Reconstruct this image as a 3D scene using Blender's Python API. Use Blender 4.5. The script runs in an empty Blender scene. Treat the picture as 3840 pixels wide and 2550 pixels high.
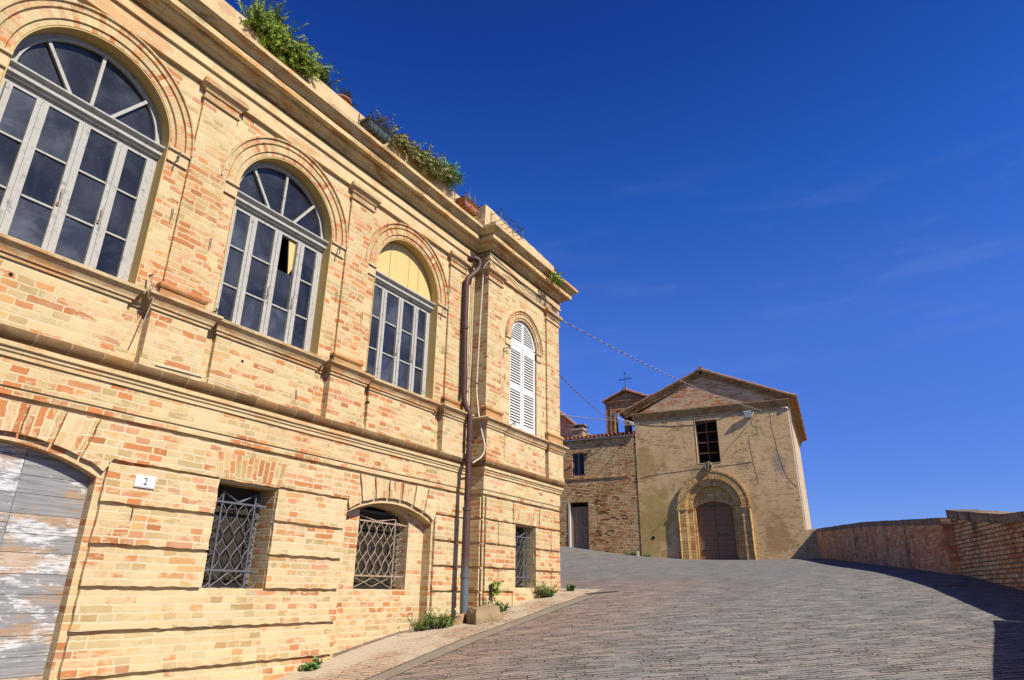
import bpy, math, random
import numpy as np
from mathutils import Vector, Matrix
from mathutils.geometry import tessellate_polygon

C = bpy.context.scene
R = math.radians
random.seed(7)

# ------------------------------------------------------------------ camera, world, sun, exposure
cam_d = bpy.data.cameras.new("camera")
cam = bpy.data.objects.new("camera", cam_d)
C.collection.objects.link(cam)
cam_d.sensor_width = 36.0
cam_d.lens = 22.998
cam_d.clip_start = 0.05
cam_d.clip_end = 6000
CR = Vector((0.5203865, -0.85386548, 0.01056607))
CU = Vector((-0.31168178, -0.17840492, 0.93328782))
CF = Vector((0.79501721, 0.48896363, 0.35897383))
cam.matrix_world = Matrix(((CR.x, CU.x, -CF.x, 0), (CR.y, CU.y, -CF.y, 0), (CR.z, CU.z, -CF.z, 0), (0, 0, 0, 1)))
C.camera = cam

SUN_EL, SUN_AZ = R(43.5), R(186.5)          # azimuth measured from +Y towards +X
sun_dir = Vector((math.sin(SUN_AZ) * math.cos(SUN_EL), math.cos(SUN_AZ) * math.cos(SUN_EL), math.sin(SUN_EL)))
world = bpy.data.worlds.new("World")
C.world = world
world.use_nodes = True
wt = world.node_tree
wt.nodes.clear()
wo = wt.nodes.new('ShaderNodeOutputWorld')
bg = wt.nodes.new('ShaderNodeBackground')
sky = wt.nodes.new('ShaderNodeTexSky')
sky.sky_type = 'NISHITA'
sky.sun_disc = False
sky.sun_elevation = SUN_EL
sky.sun_rotation = SUN_AZ
sky.altitude = 300
sky.air_density = 1.0
sky.dust_density = 0.35
sky.ozone_density = 2.5
tc = wt.nodes.new('ShaderNodeTexCoord')
# clear dry air: the sky is deepest about 90 degrees from the sun, paler around the sun itself
sx_ = wt.nodes.new('ShaderNodeSeparateXYZ')
wt.links.new(tc.outputs['Generated'], sx_.inputs[0])
deep = wt.nodes.new('ShaderNodeValToRGB')
for i_, (p_, c_) in enumerate(((0.0, (.50, .62, 1.15)), (.14, (.38, .56, 1.22)), (.35, (.40, .68, 1.50)), (.535, (.19, .56, 1.42)), (.72, (.10, .34, 1.08)), (1.0, (.12, .24, .52)))):
    if i_ > 1:
        deep.color_ramp.elements.new(p_)
    e_ = deep.color_ramp.elements[i_]
    e_.position = p_
    e_.color = tuple(c_) + (1,)
wt.links.new(sx_.outputs[2], deep.inputs[0])
dt = wt.nodes.new('ShaderNodeVectorMath')
dt.operation = 'DOT_PRODUCT'
dt.inputs[1].default_value = tuple(sun_dir)
wt.links.new(tc.outputs['Generated'], dt.inputs[0])
mr = wt.nodes.new('ShaderNodeMapRange')
mr.interpolation_type = 'SMOOTHSTEP'
mr.inputs[1].default_value = .52
mr.inputs[2].default_value = .88
mr.inputs[3].default_value = 1.0
mr.inputs[4].default_value = 0.75
wt.links.new(dt.outputs['Value'], mr.inputs[0])
mul = wt.nodes.new('ShaderNodeMixRGB')
mul.blend_type = 'MULTIPLY'
wt.links.new(mr.outputs[0], mul.inputs[0])
wt.links.new(sky.outputs[0], mul.inputs[1])
wt.links.new(deep.outputs[0], mul.inputs[2])
# faint cirrus streaks
mp = wt.nodes.new('ShaderNodeMapping')
mp.inputs['Rotation'].default_value = (0, R(32), R(14))
mp.inputs['Scale'].default_value = (1.3, 2.0, 11.0)
nz = wt.nodes.new('ShaderNodeTexNoise')
nz.inputs['Scale'].default_value = 2.0
nz.inputs['Detail'].default_value = 7
nz.inputs['Roughness'].default_value = .62
cr = wt.nodes.new('ShaderNodeValToRGB')
cr.color_ramp.elements[0].position = 0.52
cr.color_ramp.elements[0].color = (0, 0, 0, 1)
cr.color_ramp.elements[1].position = 0.95
cr.color_ramp.elements[1].color = (0.2, 0.2, 0.2, 1)
mx = wt.nodes.new('ShaderNodeMixRGB')
mx.inputs[2].default_value = (3.0, 4.0, 6.0, 1)
wt.links.new(tc.outputs['Generated'], mp.inputs['Vector'])
wt.links.new(mp.outputs[0], nz.inputs['Vector'])
wt.links.new(nz.outputs[0], cr.inputs[0])
cm = wt.nodes.new('ShaderNodeValToRGB')
for i_, (p_, c_) in enumerate(((.22, 0), (.36, 1), (.50, .8), (.60, 0))):
    if i_ > 1:
        cm.color_ramp.elements.new(p_)
    cm.color_ramp.elements[i_].position = p_
    cm.color_ramp.elements[i_].color = (c_, c_, c_, 1)
wt.links.new(sx_.outputs[2], cm.inputs[0])
cmul = wt.nodes.new('ShaderNodeMath')
cmul.operation = 'MULTIPLY'
wt.links.new(cr.outputs[0], cmul.inputs[0])
wt.links.new(cm.outputs[0], cmul.inputs[1])
wt.links.new(cmul.outputs[0], mx.inputs[0])
wt.links.new(mul.outputs[0], mx.inputs[1])
wt.links.new(mx.outputs[0], bg.inputs['Color'])
bg.inputs['Strength'].default_value = 0.075
wt.links.new(bg.outputs[0], wo.inputs[0])

sun_d = bpy.data.lights.new("sun", 'SUN')
sun_d.energy = 5.0
sun_d.angle = R(0.53)
sun_d.color = (1.0, 0.93, 0.82)
sun = bpy.data.objects.new("sun", sun_d)
C.collection.objects.link(sun)
sun.rotation_euler = sun_dir.to_track_quat('Z', 'Y').to_euler()
sun.location = (0, -20, 30)
C.view_settings.view_transform = 'Standard'
C.view_settings.look = 'None'
C.view_settings.exposure = 0.62
C.view_settings.gamma = 1.0
C.cycles.max_bounces = 5
C.cycles.diffuse_bounces = 3
C.cycles.glossy_bounces = 3
C.cycles.transparent_max_bounces = 6

# ------------------------------------------------------------------ object helpers
WM = {}

def link(o):
    C.collection.objects.link(o)
    return o

def thing(name, label, cat, loc=(0, 0, 0), rz=0.0, group=None):
    o = bpy.data.objects.new(name, None)
    link(o)
    o.empty_display_size = 0.2
    o.location = loc
    o.rotation_euler = (0, 0, rz)
    o['label'] = label
    o['category'] = cat
    if group:
        o['group'] = group
    WM[o] = Matrix.Translation(loc) @ Matrix.Rotation(rz, 4, 'Z')
    return o

def tag(o, label, cat, group=None, kind=None):
    o['label'] = label
    o['category'] = cat
    if group:
        o['group'] = group
    if kind:
        o['kind'] = kind
    return o

class MB:
    """collects faces with uv in metres"""
    def __init__(s, frame=None):
        s.v, s.f, s.uv, s.mi = [], [], [], []
        s.frame = frame or Matrix.Identity(4)
    def face(s, pts, uvs=None, mi=0):
        i = len(s.v)
        s.v += [Vector(p) for p in pts]
        s.f.append(list(range(i, i + len(pts))))
        s.mi.append(mi)
        if uvs is None:
            a, b, c = Vector(pts[0]), Vector(pts[1]), Vector(pts[2])
            n = (b - a).cross(c - a)
            if len(pts) > 3:
                n += (c - a).cross(Vector(pts[3]) - a)
            ax = [abs(n.x), abs(n.y), abs(n.z)]
            k = ax.index(max(ax))
            if k == 1:
                uvs = [(p[0], p[2]) for p in pts]
            elif k == 0:
                uvs = [(p[1] + 0.07, p[2]) for p in pts]
            else:
                uvs = [(p[0], p[1]) for p in pts]
        s.uv.append(uvs)
    def box(s, x0, x1, y0, y1, z0, z1, mi=0):
        p = lambda x, y, z: (x, y, z)
        s.face([p(x0, y0, z0), p(x1, y0, z0), p(x1, y0, z1), p(x0, y0, z1)], mi=mi)
        s.face([p(x1, y1, z0), p(x0, y1, z0), p(x0, y1, z1), p(x1, y1, z1)], mi=mi)
        s.face([p(x0, y1, z0), p(x0, y0, z0), p(x0, y0, z1), p(x0, y1, z1)], mi=mi)
        s.face([p(x1, y0, z0), p(x1, y1, z0), p(x1, y1, z1), p(x1, y0, z1)], mi=mi)
        s.face([p(x0, y0, z1), p(x1, y0, z1), p(x1, y1, z1), p(x0, y1, z1)], mi=mi)
        s.face([p(x0, y1, z0), p(x1, y1, z0), p(x1, y0, z0), p(x0, y0, z0)], mi=mi)
    def obox(s, m, sx, sy, sz, mi=0):
        """box of half sizes under matrix m"""
        t = MB()
        t.box(-sx, sx, -sy, sy, -sz, sz)
        for f, uv in zip(t.f, t.uv):
            s.face([m @ t.v[i] for i in f], uv, mi)
    def plate(s, outer, holes, y0, y1, uvf=None, back=True):
        """outline in xz (counter clockwise seen from -y) with holes, thick from y0 (front) to y1"""
        def area(L):
            return sum(L[i][0] * L[(i + 1) % len(L)][1] - L[(i + 1) % len(L)][0] * L[i][1] for i in range(len(L)))
        outer = list(outer) if area(outer) > 0 else list(outer)[::-1]
        holes = [list(h)[::-1] if area(h) > 0 else list(h) for h in holes]
        loops = [outer] + holes
        flat = [p for L in loops for p in L]
        tris = tessellate_polygon([[Vector((p[0], p[1], 0)) for p in L] for L in loops])
        for t in tris:
            a = [flat[i] for i in t]
            if (a[1][0] - a[0][0]) * (a[2][1] - a[0][1]) - (a[2][0] - a[0][0]) * (a[1][1] - a[0][1]) < 0:
                a = a[::-1]
            u = [uvf(*q) for q in a] if uvf else None
            s.face([(q[0], y0, q[1]) for q in a], u)
            if back:
                s.face([(q[0], y1, q[1]) for q in a[::-1]])
        for L in loops:
            n = len(L)
            for i in range(n):
                a, b = L[i], L[(i + 1) % n]
                d = math.hypot(b[0] - a[0], b[1] - a[1])
                if d < 1e-6:
                    continue
                if abs(b[1] - a[1]) > abs(b[0] - a[0]):
                    uv = [(y0, a[1]), (y1, a[1]), (y1, b[1]), (y0, b[1])]
                else:
                    uv = [(a[0], y0), (a[0], y1), (b[0], y1), (b[0], y0)]
                s.face([(a[0], y0, a[1]), (a[0], y1, a[1]), (b[0], y1, b[1]), (b[0], y0, b[1])], uv)
    def sweep(s, prof, path, closed_prof=False, caps=True, step=0.5, jit=0.0):
        """profile (out, z) along a plan polyline; out points to the right of travel"""
        P = [Vector((p[0], p[1])) for p in path]
        Q = [P[0]]
        for a, b in zip(P, P[1:]):
            n = max(1, int((b - a).length / step)) if step else 1
            for k in range(1, n + 1):
                Q.append(a + (b - a) * k / n)
        nrm = []
        for i in range(len(Q)):
            ds = []
            if i > 0: ds.append((Q[i] - Q[i - 1]).normalized())
            if i < len(Q) - 1: ds.append((Q[i + 1] - Q[i]).normalized())
            ns = [Vector((d.y, -d.x)) for d in ds]
            m = ns[0] if len(ns) == 1 else (ns[0] + ns[1])
            if len(ns) == 2:
                m = m.normalized()
                m = m / max(0.3, m.dot(ns[0]))
            nrm.append(m)
        us = [0.0]
        for a, b in zip(Q, Q[1:]):
            us.append(us[-1] + (b - a).length)
        vs = [0.0]
        pr = list(prof) + ([prof[0]] if closed_prof else [])
        for a, b in zip(pr, pr[1:]):
            vs.append(vs[-1] + math.hypot(b[0] - a[0], b[1] - a[1]))
        def pt(i, j):
            o, z = pr[j]
            return (Q[i].x + nrm[i].x * o, Q[i].y + nrm[i].y * o, z)
        jz = [(random.uniform(-jit, jit), random.uniform(-jit, jit)) for _ in Q]
        def ptj(i, j):
            x, y, z = pt(i, j)
            return (x, y + jz[i][0], z + jz[i][1])
        x0 = P[0].x
        for i in range(len(Q) - 1):
            for j in range(len(pr) - 1):
                s.face([ptj(i, j), ptj(i + 1, j), ptj(i + 1, j + 1), ptj(i, j + 1)],
                       [(us[i] + x0, pr[0][1] + vs[j]), (us[i + 1] + x0, pr[0][1] + vs[j]), (us[i + 1] + x0, pr[0][1] + vs[j + 1]), (us[i] + x0, pr[0][1] + vs[j + 1])])
        if caps:
            s.face([ptj(0, j) for j in range(len(prof))][::-1])
            s.face([ptj(len(Q) - 1, j) for j in range(len(prof))])
    def ring(s, prof, cx, cz, y, a0, a1, n=40, close=False, caps=True, uo=0.0):
        """profile (radius, out) turned about the y axis at (cx, cz); out is towards -y"""
        pr = list(prof) + ([prof[0]] if close else [])
        vs = [pr[0][0]]
        for a, b in zip(pr, pr[1:]):
            vs.append(vs[-1] + math.hypot(b[0] - a[0], b[1] - a[1]))
        rm = sum(p[0] for p in prof) / len(prof)
        def pt(i, j):
            t = a0 + (a1 - a0) * i / n
            return (cx + math.cos(t) * pr[j][0], y - pr[j][1], cz + math.sin(t) * pr[j][0])
        for i in range(n):
            u0, u1 = [uo + (a0 + (a1 - a0) * k / n) * rm for k in (i, i + 1)]
            for j in range(len(pr) - 1):
                s.face([pt(i, j), pt(i, j + 1), pt(i + 1, j + 1), pt(i + 1, j)],
                       [(vs[j] * 1.0, u0), (vs[j + 1] * 1.0, u0), (vs[j + 1] * 1.0, u1), (vs[j] * 1.0, u1)])
        if caps:
            s.face([pt(0, j) for j in range(len(prof))])
            s.face([pt(n, j) for j in range(len(prof))][::-1])
    def tube(s, pts, r, n=8, caps=True, mi=0):
        P = [Vector(p) for p in pts]
        rr = r if isinstance(r, (list, tuple)) else [r] * len(P)
        prev = None
        rings = []
        L = 0.0
        for i, p in enumerate(P):
            d = (P[min(i + 1, len(P) - 1)] - P[max(i - 1, 0)])
            d = d.normalized() if d.length > 1e-9 else Vector((0, 0, 1))
            if prev is None:
                a = d.orthogonal().normalized()
            else:
                a = (prev - d * prev.dot(d))
                a = a.normalized() if a.length > 1e-6 else d.orthogonal().normalized()
            prev = a
            b = d.cross(a)
            if i: L += (p - P[i - 1]).length
            rings.append(([p + (a * math.cos(2 * math.pi * k / n) + b * math.sin(2 * math.pi * k / n)) * rr[i] for k in range(n)], L))
        for (A, la), (B, lb) in zip(rings, rings[1:]):
            for k in range(n):
                k2 = (k + 1) % n
                s.face([A[k], A[k2], B[k2], B[k]], [(k / n * .2, la), ((k + 1) / n * .2, la), ((k + 1) / n * .2, lb), (k / n * .2, lb)], mi)
        if caps:
            s.face(rings[0][0][::-1], mi=mi)
            s.face(rings[-1][0], mi=mi)
    def bar(s, a, b, w, h, up=(0, 0, 1), mi=0):
        a, b = Vector(a), Vector(b)
        d = (b - a)
        L = d.length
        d.normalize()
        u = Vector(up)
        sd = d.cross(u)
        sd = sd.normalized() if sd.length > 1e-6 else d.orthogonal().normalized()
        u = sd.cross(d)
        m = Matrix(((sd.x, d.x, u.x, 0), (sd.y, d.y, u.y, 0), (sd.z, d.z, u.z, 0), (0, 0, 0, 1)))
        s.obox(Matrix.Translation((a + b) / 2) @ m, w / 2, L / 2, h / 2, mi)
    def jitter(s, amp):
        """shift welded points by a small random amount"""
        d = {}
        for i, p in enumerate(s.v):
            k = (round(p.x, 4), round(p.y, 4), round(p.z, 4))
            if k not in d:
                d[k] = Vector((random.uniform(-amp, amp), random.uniform(-amp, amp), random.uniform(-amp, amp)))
            s.v[i] = p + d[k]

def obj(name, mb, mats, parent=None, smooth=False, weld=True):
    me = bpy.data.meshes.new(name)
    T = mb.frame
    if parent is not None:
        T = WM[parent].inverted() @ T
    me.from_pydata([T @ v for v in mb.v], [], mb.f)
    uvl = me.uv_layers.new(name='UVMap')
    flat = [c for f in mb.uv for u in f for c in u]
    uvl.data.foreach_set('uv', flat)
    ms = mats if isinstance(mats, (list, tuple)) else [mats]
    for m in ms:
        me.materials.append(m)
    if len(ms) > 1:
        me.polygons.foreach_set('material_index', mb.mi)
    if smooth:
        import bmesh
        bm = bmesh.new(); bm.from_mesh(me)
        bmesh.ops.remove_doubles(bm, verts=bm.verts, dist=1e-5)
        bm.to_mesh(me); bm.free()
        me.polygons.foreach_set('use_smooth', [True] * len(me.polygons))
        me.set_sharp_from_angle(angle=R(50))
    me.validate()
    me.update()
    o = bpy.data.objects.new(name, me)
    link(o)
    if parent is not None:
        o.parent = parent
        WM[o] = WM[parent].copy()
    else:
        WM[o] = Matrix.Identity(4)
    return o

def solo(name, mb, mats, label, cat, loc, group=None, smooth=False):
    """a top-level thing of one mesh with its origin at loc"""
    mb2 = mb
    for i, v in enumerate(mb2.v):
        mb2.v[i] = mb2.frame @ v - Vector(loc)
    mb2.frame = Matrix.Identity(4)
    o = obj(name, mb2, mats, None, smooth)
    o.location = loc
    return tag(o, label, cat, group)

def arc(cx, cz, r, a0, a1, n):
    return [(cx + r * math.cos(a0 + (a1 - a0) * i / n), cz + r * math.sin(a0 + (a1 - a0) * i / n)) for i in range(n + 1)]

def rough(poly, step=0.11, amp=0.005):
    """subdivide an outline and wobble it like worn masonry edges"""
    out = []
    n = len(poly)
    for i in range(n):
        a, b = poly[i], poly[(i + 1) % n]
        d = math.hypot(b[0] - a[0], b[1] - a[1])
        k = max(1, int(d / step))
        for j in range(k):
            t = j / k
            q = (a[0] + (b[0] - a[0]) * t, a[1] + (b[1] - a[1]) * t)
            out.append((q[0] + random.uniform(-amp, amp), q[1] + random.uniform(-amp, amp)))
    return out

# ------------------------------------------------------------------ materials
class N:
    """tiny node wiring helper"""
    def __init__(s, name):
        s.m = bpy.data.materials.new(name)
        s.m.use_nodes = True
        s.t = s.m.node_tree
        s.t.nodes.clear()
        s.out = s.t.nodes.new('ShaderNodeOutputMaterial')
    def put(s, sock, v):
        if v is None: return
        if isinstance(v, bpy.types.NodeSocket):
            s.t.links.new(v, sock)
        else:
            if isinstance(v, tuple) and len(v) == 3 and sock.type == 'RGBA':
                v = v + (1,)
            sock.default_value = v
    def math(s, op, a, b=None, c=None, clamp=False):
        n = s.t.nodes.new('ShaderNodeMath'); n.operation = op; n.use_clamp = clamp
        for i, x in enumerate((a, b, c)):
            s.put(n.inputs[i], x) if x is not None else None
        return n.outputs[0]
    def mix(s, f, a, b, mode='MIX'):
        n = s.t.nodes.new('ShaderNodeMixRGB'); n.blend_type = mode
        s.put(n.inputs[0], f); s.put(n.inputs[1], a); s.put(n.inputs[2], b)
        return n.outputs[0]
    def noise(s, vec, scale, detail=4, rough=.55, out=0, dist=0.0):
        n = s.t.nodes.new('ShaderNodeTexNoise')
        s.put(n.inputs['Vector'], vec)
        n.inputs['Scale'].default_value = scale; n.inputs['Detail'].default_value = detail
        n.inputs['Roughness'].default_value = rough; n.inputs['Distortion'].default_value = dist
        return n.outputs[out]
    def vor(s, vec, scale, feature='F1', out='Distance'):
        n = s.t.nodes.new('ShaderNodeTexVoronoi'); n.feature = feature
        s.put(n.inputs['Vector'], vec); n.inputs['Scale'].default_value = scale
        return n.outputs[out]
    def white(s, vec, out=1, dim='3D'):
        n = s.t.nodes.new('ShaderNodeTexWhiteNoise'); n.noise_dimensions = dim
        if dim == '1D': s.put(n.inputs['W'], vec)
        else: s.put(n.inputs['Vector'], vec)
        return n.outputs[out]
    def ramp(s, f, stops, interp='LINEAR'):
        n = s.t.nodes.new('ShaderNodeValToRGB'); r = n.color_ramp; r.interpolation = interp
        while len(r.elements) < len(stops): r.elements.new(0.5)
        for e, (p, c) in zip(r.elements, stops):
            e.position = p
            e.color = (c, c, c, 1) if isinstance(c, (int, float)) else tuple(c) + (1,)
        s.put(n.inputs[0], f)
        return n.outputs[0]
    def step(s, x, a, b):
        n = s.t.nodes.new('ShaderNodeMapRange'); n.interpolation_type = 'SMOOTHSTEP'
        s.put(n.inputs[0], x); s.put(n.inputs[1], a); s.put(n.inputs[2], b)
        return n.outputs[0]
    def sep(s, v):
        n = s.t.nodes.new('ShaderNodeSeparateXYZ'); s.put(n.inputs[0], v); return n.outputs
    def comb(s, x, y, z=0.0):
        n = s.t.nodes.new('ShaderNodeCombineXYZ')
        for i, q in enumerate((x, y, z)): s.put(n.inputs[i], q)
        return n.outputs[0]
    def vmath(s, op, a, b=None):
        n = s.t.nodes.new('ShaderNodeVectorMath'); n.operation = op
        s.put(n.inputs[0], a)
        if b is not None: s.put(n.inputs[1], b)
        return n.outputs[0]
    def uv(s):
        n = s.t.nodes.new('ShaderNodeUVMap'); n.uv_map = 'UVMap'; return n.outputs[0]
    def obj(s):
        return s.t.nodes.new('ShaderNodeTexCoord').outputs['Object']
    def pos(s):
        return s.t.nodes.new('ShaderNodeNewGeometry').outputs['Position']
    def island(s):
        return s.t.nodes.new('ShaderNodeNewGeometry').outputs['Random Per Island']
    def bump(s, h, strength=.5, dist=.01):
        n = s.t.nodes.new('ShaderNodeBump'); n.inputs['Strength'].default_value = strength
        n.inputs['Distance'].default_value = dist; s.put(n.inputs['Height'], h); return n.outputs[0]
    def done(s, col, rough=.9, bump=None, metal=0.0, spec=.3, k=.77, **kw):
        if k != 1.0:
            col = s.mix(1.0, col, (k, k, k), 'MULTIPLY')
        p = s.t.nodes.new('ShaderNodeBsdfPrincipled')
        s.put(p.inputs['Base Color'], col); s.put(p.inputs['Roughness'], rough)
        s.put(p.inputs['Metallic'], metal); s.put(p.inputs['Specular IOR Level'], spec)
        for k, v in kw.items(): s.put(p.inputs[k], v)
        if bump is not None: s.put(p.inputs['Normal'], bump)
        s.t.links.new(p.outputs[0], s.out.inputs[0])
        return s.m

def brick_mat(name, stops, mortar, wash, wash_amt=.5, red=.0, w=.285, h=.068, joint=.009, bump=.5, dark=None,
              dark_amt=0.0, split=.55, mortar_show=1.0, wash_bias=.0, missing=0.0, stain=None, stain_amt=0.0, wash_scale=2.6, k=.77, flecks=0.0, spots=()):
    n = N(name)
    uv = n.uv()
    wob = n.noise(n.vmath('SCALE', uv, None), 1, 1) if False else n.noise(uv, 9.0, 3, .6, out=1)
    wv = n.vmath('MULTIPLY', n.vmath('SUBTRACT', wob, (.5, .5, .5)), (.042, .027, 0))
    q = n.vmath('ADD', uv, wv)
    x, y, _ = n.sep(q)
    vy = n.math('DIVIDE', y, h)
    row = n.math('FLOOR', vy)
    fv = n.math('SUBTRACT', vy, row)
    rr = n.white(row, 0, '1D')
    cu = n.math('ADD', n.math('DIVIDE', x, w), n.math('MULTIPLY', rr, 7.31))
    cell = n.math('FLOOR', cu)
    fu = n.math('SUBTRACT', cu, cell)
    sp = n.math('GREATER_THAN', n.white(n.comb(cell, row, 3.3), 0), 1 - split)
    fu2 = n.math('MULTIPLY', fu, 2)
    sub = n.math('MULTIPLY', n.math('FLOOR', fu2), sp)
    fsplit = n.math('FRACT', fu2)
    f = n.math('ADD', n.math('MULTIPLY', fsplit, sp), n.math('MULTIPLY', fu, n.math('SUBTRACT', 1, sp)))
    wid = n.math('MULTIPLY', w, n.math('SUBTRACT', 1, n.math('MULTIPLY', sp, .5)))
    idv = n.comb(n.math('ADD', n.math('MULTIPLY', cell, 2), sub), row, 1.7)
    rc = n.sep(n.white(idv, 1))
    du = n.math('MULTIPLY', n.math('MINIMUM', f, n.math('SUBTRACT', 1, f)), wid)
    dv = n.math('MULTIPLY', n.math('MINIMUM', fv, n.math('SUBTRACT', 1, fv)), h)
    d = n.math('MINIMUM', du, dv)
    ed = n.noise(uv, 60, 2, .6)
    jw = n.math('MULTIPLY', n.math('ADD', n.math('MULTIPLY', ed, 1.5), -.1), joint)
    mm = n.step(d, n.math('MULTIPLY', jw, .35), n.math('MULTIPLY', jw, 1.0))      # 1 on brick, 0 in joint
    big = n.noise(n.pos(), .55, 3, .6)
    key = n.math('ADD', rc[0], n.math('MULTIPLY', n.math('SUBTRACT', big, .5), 1.7))
    key = n.math('ADD', key, red, clamp=True)
    col = n.ramp(key, stops)
    val = n.math('ADD', .80, n.math('MULTIPLY', rc[1], .32))
    col = n.mix(1.0, col, n.comb(val, val, val), 'MULTIPLY')
    fine = n.noise(uv, 140, 4, .7)
    fv2 = n.math('ADD', .86, n.math('MULTIPLY', fine, .28))
    col = n.mix(1.0, col, n.comb(fv2, fv2, fv2), 'MULTIPLY')
    mcol = n.mix(n.noise(uv, 30, 3), mortar, tuple(c * .75 for c in mortar))
    col = n.mix(n.math('MULTIPLY', n.math('SUBTRACT', 1, mm), mortar_show), col, mcol)
    hole = None
    if missing > 0:
        clump = n.noise(n.pos(), 1.1, 2, .5)
        hole = n.math('LESS_THAN', n.math('ADD', rc[2], n.math('MULTIPLY', n.math('SUBTRACT', .58, clump), 1.2)), missing)
        hole = n.math('MULTIPLY', hole, mm)
        col = n.mix(n.math('MULTIPLY', hole, .85), col, (.075, .038, .016))
    mo2 = n.noise(n.vmath('MULTIPLY', uv, (11.0, 30.0, 1)), 1.0, 4, .72)
    col = n.mix(n.math('MULTIPLY', n.step(mo2, .50, .68), .45), col, n.mix(1.0, col, (.86, .80, .62), 'MULTIPLY'))
    col = n.mix(n.math('MULTIPLY', n.step(mo2, .46, .30), .40), col, n.mix(1.0, col, (1.06, 1.08, 1.18), 'MULTIPLY'))
    # lime wash / plaster skin that has come off in patches
    w1 = n.noise(n.pos(), wash_scale, 4, .6)
    w2 = n.noise(n.vmath('MULTIPLY', uv, (7.0, 24.0, 1)), 1.0, 5, .68, dist=.5)
    wsum = n.math('ADD', n.math('ADD', n.math('MULTIPLY', w1, .62), n.math('MULTIPLY', w2, .62)), n.math('MULTIPLY', n.math('SUBTRACT', rc[2], .5), .20))
    wm = n.step(n.math('ADD', wsum, wash_bias), .565, .645)
    mot = n.noise(n.vmath('MULTIPLY', uv, (16.0, 34.0, 1)), 1.0, 4, .7)
    wm = n.math('MULTIPLY', wm, n.math('ADD', .62, n.math('MULTIPLY', n.step(mot, .36, .56), .38)))
    wcol = n.mix(n.noise(n.pos(), 1.2, 4), wash, tuple(c * k for c, k in zip(wash, (.84, .80, .70))))
    col = n.mix(n.math('MULTIPLY', wm, wash_amt), col, wcol)
    if stain:
        sn = n.step(n.noise(n.pos(), .42, 4, .65, dist=.4), .52, .70)
        col = n.mix(n.math('MULTIPLY', sn, stain_amt), col, stain)
    if dark:
        dn = n.noise(n.vmath('MULTIPLY', n.pos(), (1.6, 1.6, .8)), 1.1, 6, .7)
        dm = n.step(dn, .50, .66)
        dm = n.math('MULTIPLY', dm, n.math('ADD', .45, n.math('MULTIPLY', rc[1], .55)))
        col = n.mix(n.math('MULTIPLY', dm, dark_amt), col, dark)
    if flecks:
        fk = n.noise(n.vmath('MULTIPLY', uv, (5.0, 15.0, 1)), 1.0, 4, .7)
        fm = n.math('MULTIPLY', n.step(fk, .60, .68), flecks)
        col = n.mix(fm, col, (.13, .075, .03))
        wm = n.math('SUBTRACT', wm, n.math('MULTIPLY', fm, 1.5))
    for (c_, r_, scol, amt) in spots:
        dv_ = n.vmath('SUBTRACT', n.pos(), tuple(c_))
        ln = n.t.nodes.new('ShaderNodeVectorMath'); ln.operation = 'LENGTH'
        n.t.links.new(n.vmath('MULTIPLY', dv_, (1, 1, .62)), ln.inputs[0])
        dd_ = n.math('ADD', n.math('DIVIDE', ln.outputs['Value'], r_), n.math('MULTIPLY', n.math('SUBTRACT', n.noise(n.pos(), 2.6, 5, .7), .5), 1.9))
        col = n.mix(n.math('MULTIPLY', n.step(dd_, 1.05, .45), amt), col, n.mix(n.noise(uv, 20, 4), scol, tuple(q * .6 for q in scol)))
    tn = n.noise(n.pos(), 1.9, 5, .65)
    col = n.mix(n.math('MULTIPLY', n.step(tn, .48, .74), .42), col, n.mix(1.0, col, (.80, .74, .60), 'MULTIPLY'))
    tn2 = n.noise(n.vmath('MULTIPLY', n.pos(), (6, 6, 14)), 1.0, 4, .7)
    col = n.mix(n.math('MULTIPLY', n.step(tn2, .55, .75), .35), col, n.mix(1.0, col, (.72, .66, .55), 'MULTIPLY'))
    hgt = n.math('ADD', n.math('MULTIPLY', mm, n.math('SUBTRACT', 1.0, n.math('MULTIPLY', wm, wash_amt * .5))), n.math('MULTIPLY', fine, .35))
    hgt = n.math('ADD', hgt, n.math('MULTIPLY', rc[1], .3))
    if hole is not None:
        hgt = n.math('SUBTRACT', hgt, n.math('MULTIPLY', hole, 2.5))
    return n.done(col, .92, n.bump(hgt, bump, .006), spec=.15, k=k)

CREAM = (.62, .475, .235); OCHRE = (.52, .385, .17); PALE = (.66, .525, .295)
ORANGE = (.57, .265, .10); RED = (.54, .215, .08); PINK = (.63, .33, .19)
M = {}
def cw0(r, d, z):
    a = R(6.04)
    return (math.cos(a) * (28 + d) + math.sin(a) * r, math.sin(a) * (28 + d) - math.cos(a) * r, z)
pal = [(0.0, PALE), (.35, CREAM), (.55, (.57, .41, .20)), (.66, (.53, .375, .165)), (.74, (.60, .34, .14)), (.82, ORANGE), (.9, PINK), (1.0, RED)]
M['brick'] = brick_mat('pale_brick', pal, (.72, .60, .37), (.72, .575, .345), .80, red=.12, bump=.32, wash_bias=-.012, joint=.015)
M['brick_red'] = brick_mat('warm_brick', pal, (.72, .59, .36), (.71, .56, .33), .74, red=.21, bump=.4, wash_bias=-.03, joint=.016)
M['brick_block'] = brick_mat('block_brick', pal, (.75, .63, .40), (.735, .595, .365), .80, red=.14, bump=.35, wash_bias=-.012, joint=.017)
M['brick_bay'] = brick_mat('bay_brick', pal, (.72, .59, .36), (.69, .56, .31), .6, red=.23, bump=.4, wash_bias=-.05, joint=.017)
M['brick_arch'] = brick_mat('arch_brick', pal, (.66, .51, .31), (.68, .53, .32), .66, red=.30, w=.16, h=.062, split=.0, bump=.4)
M['mould'] = None
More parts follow.
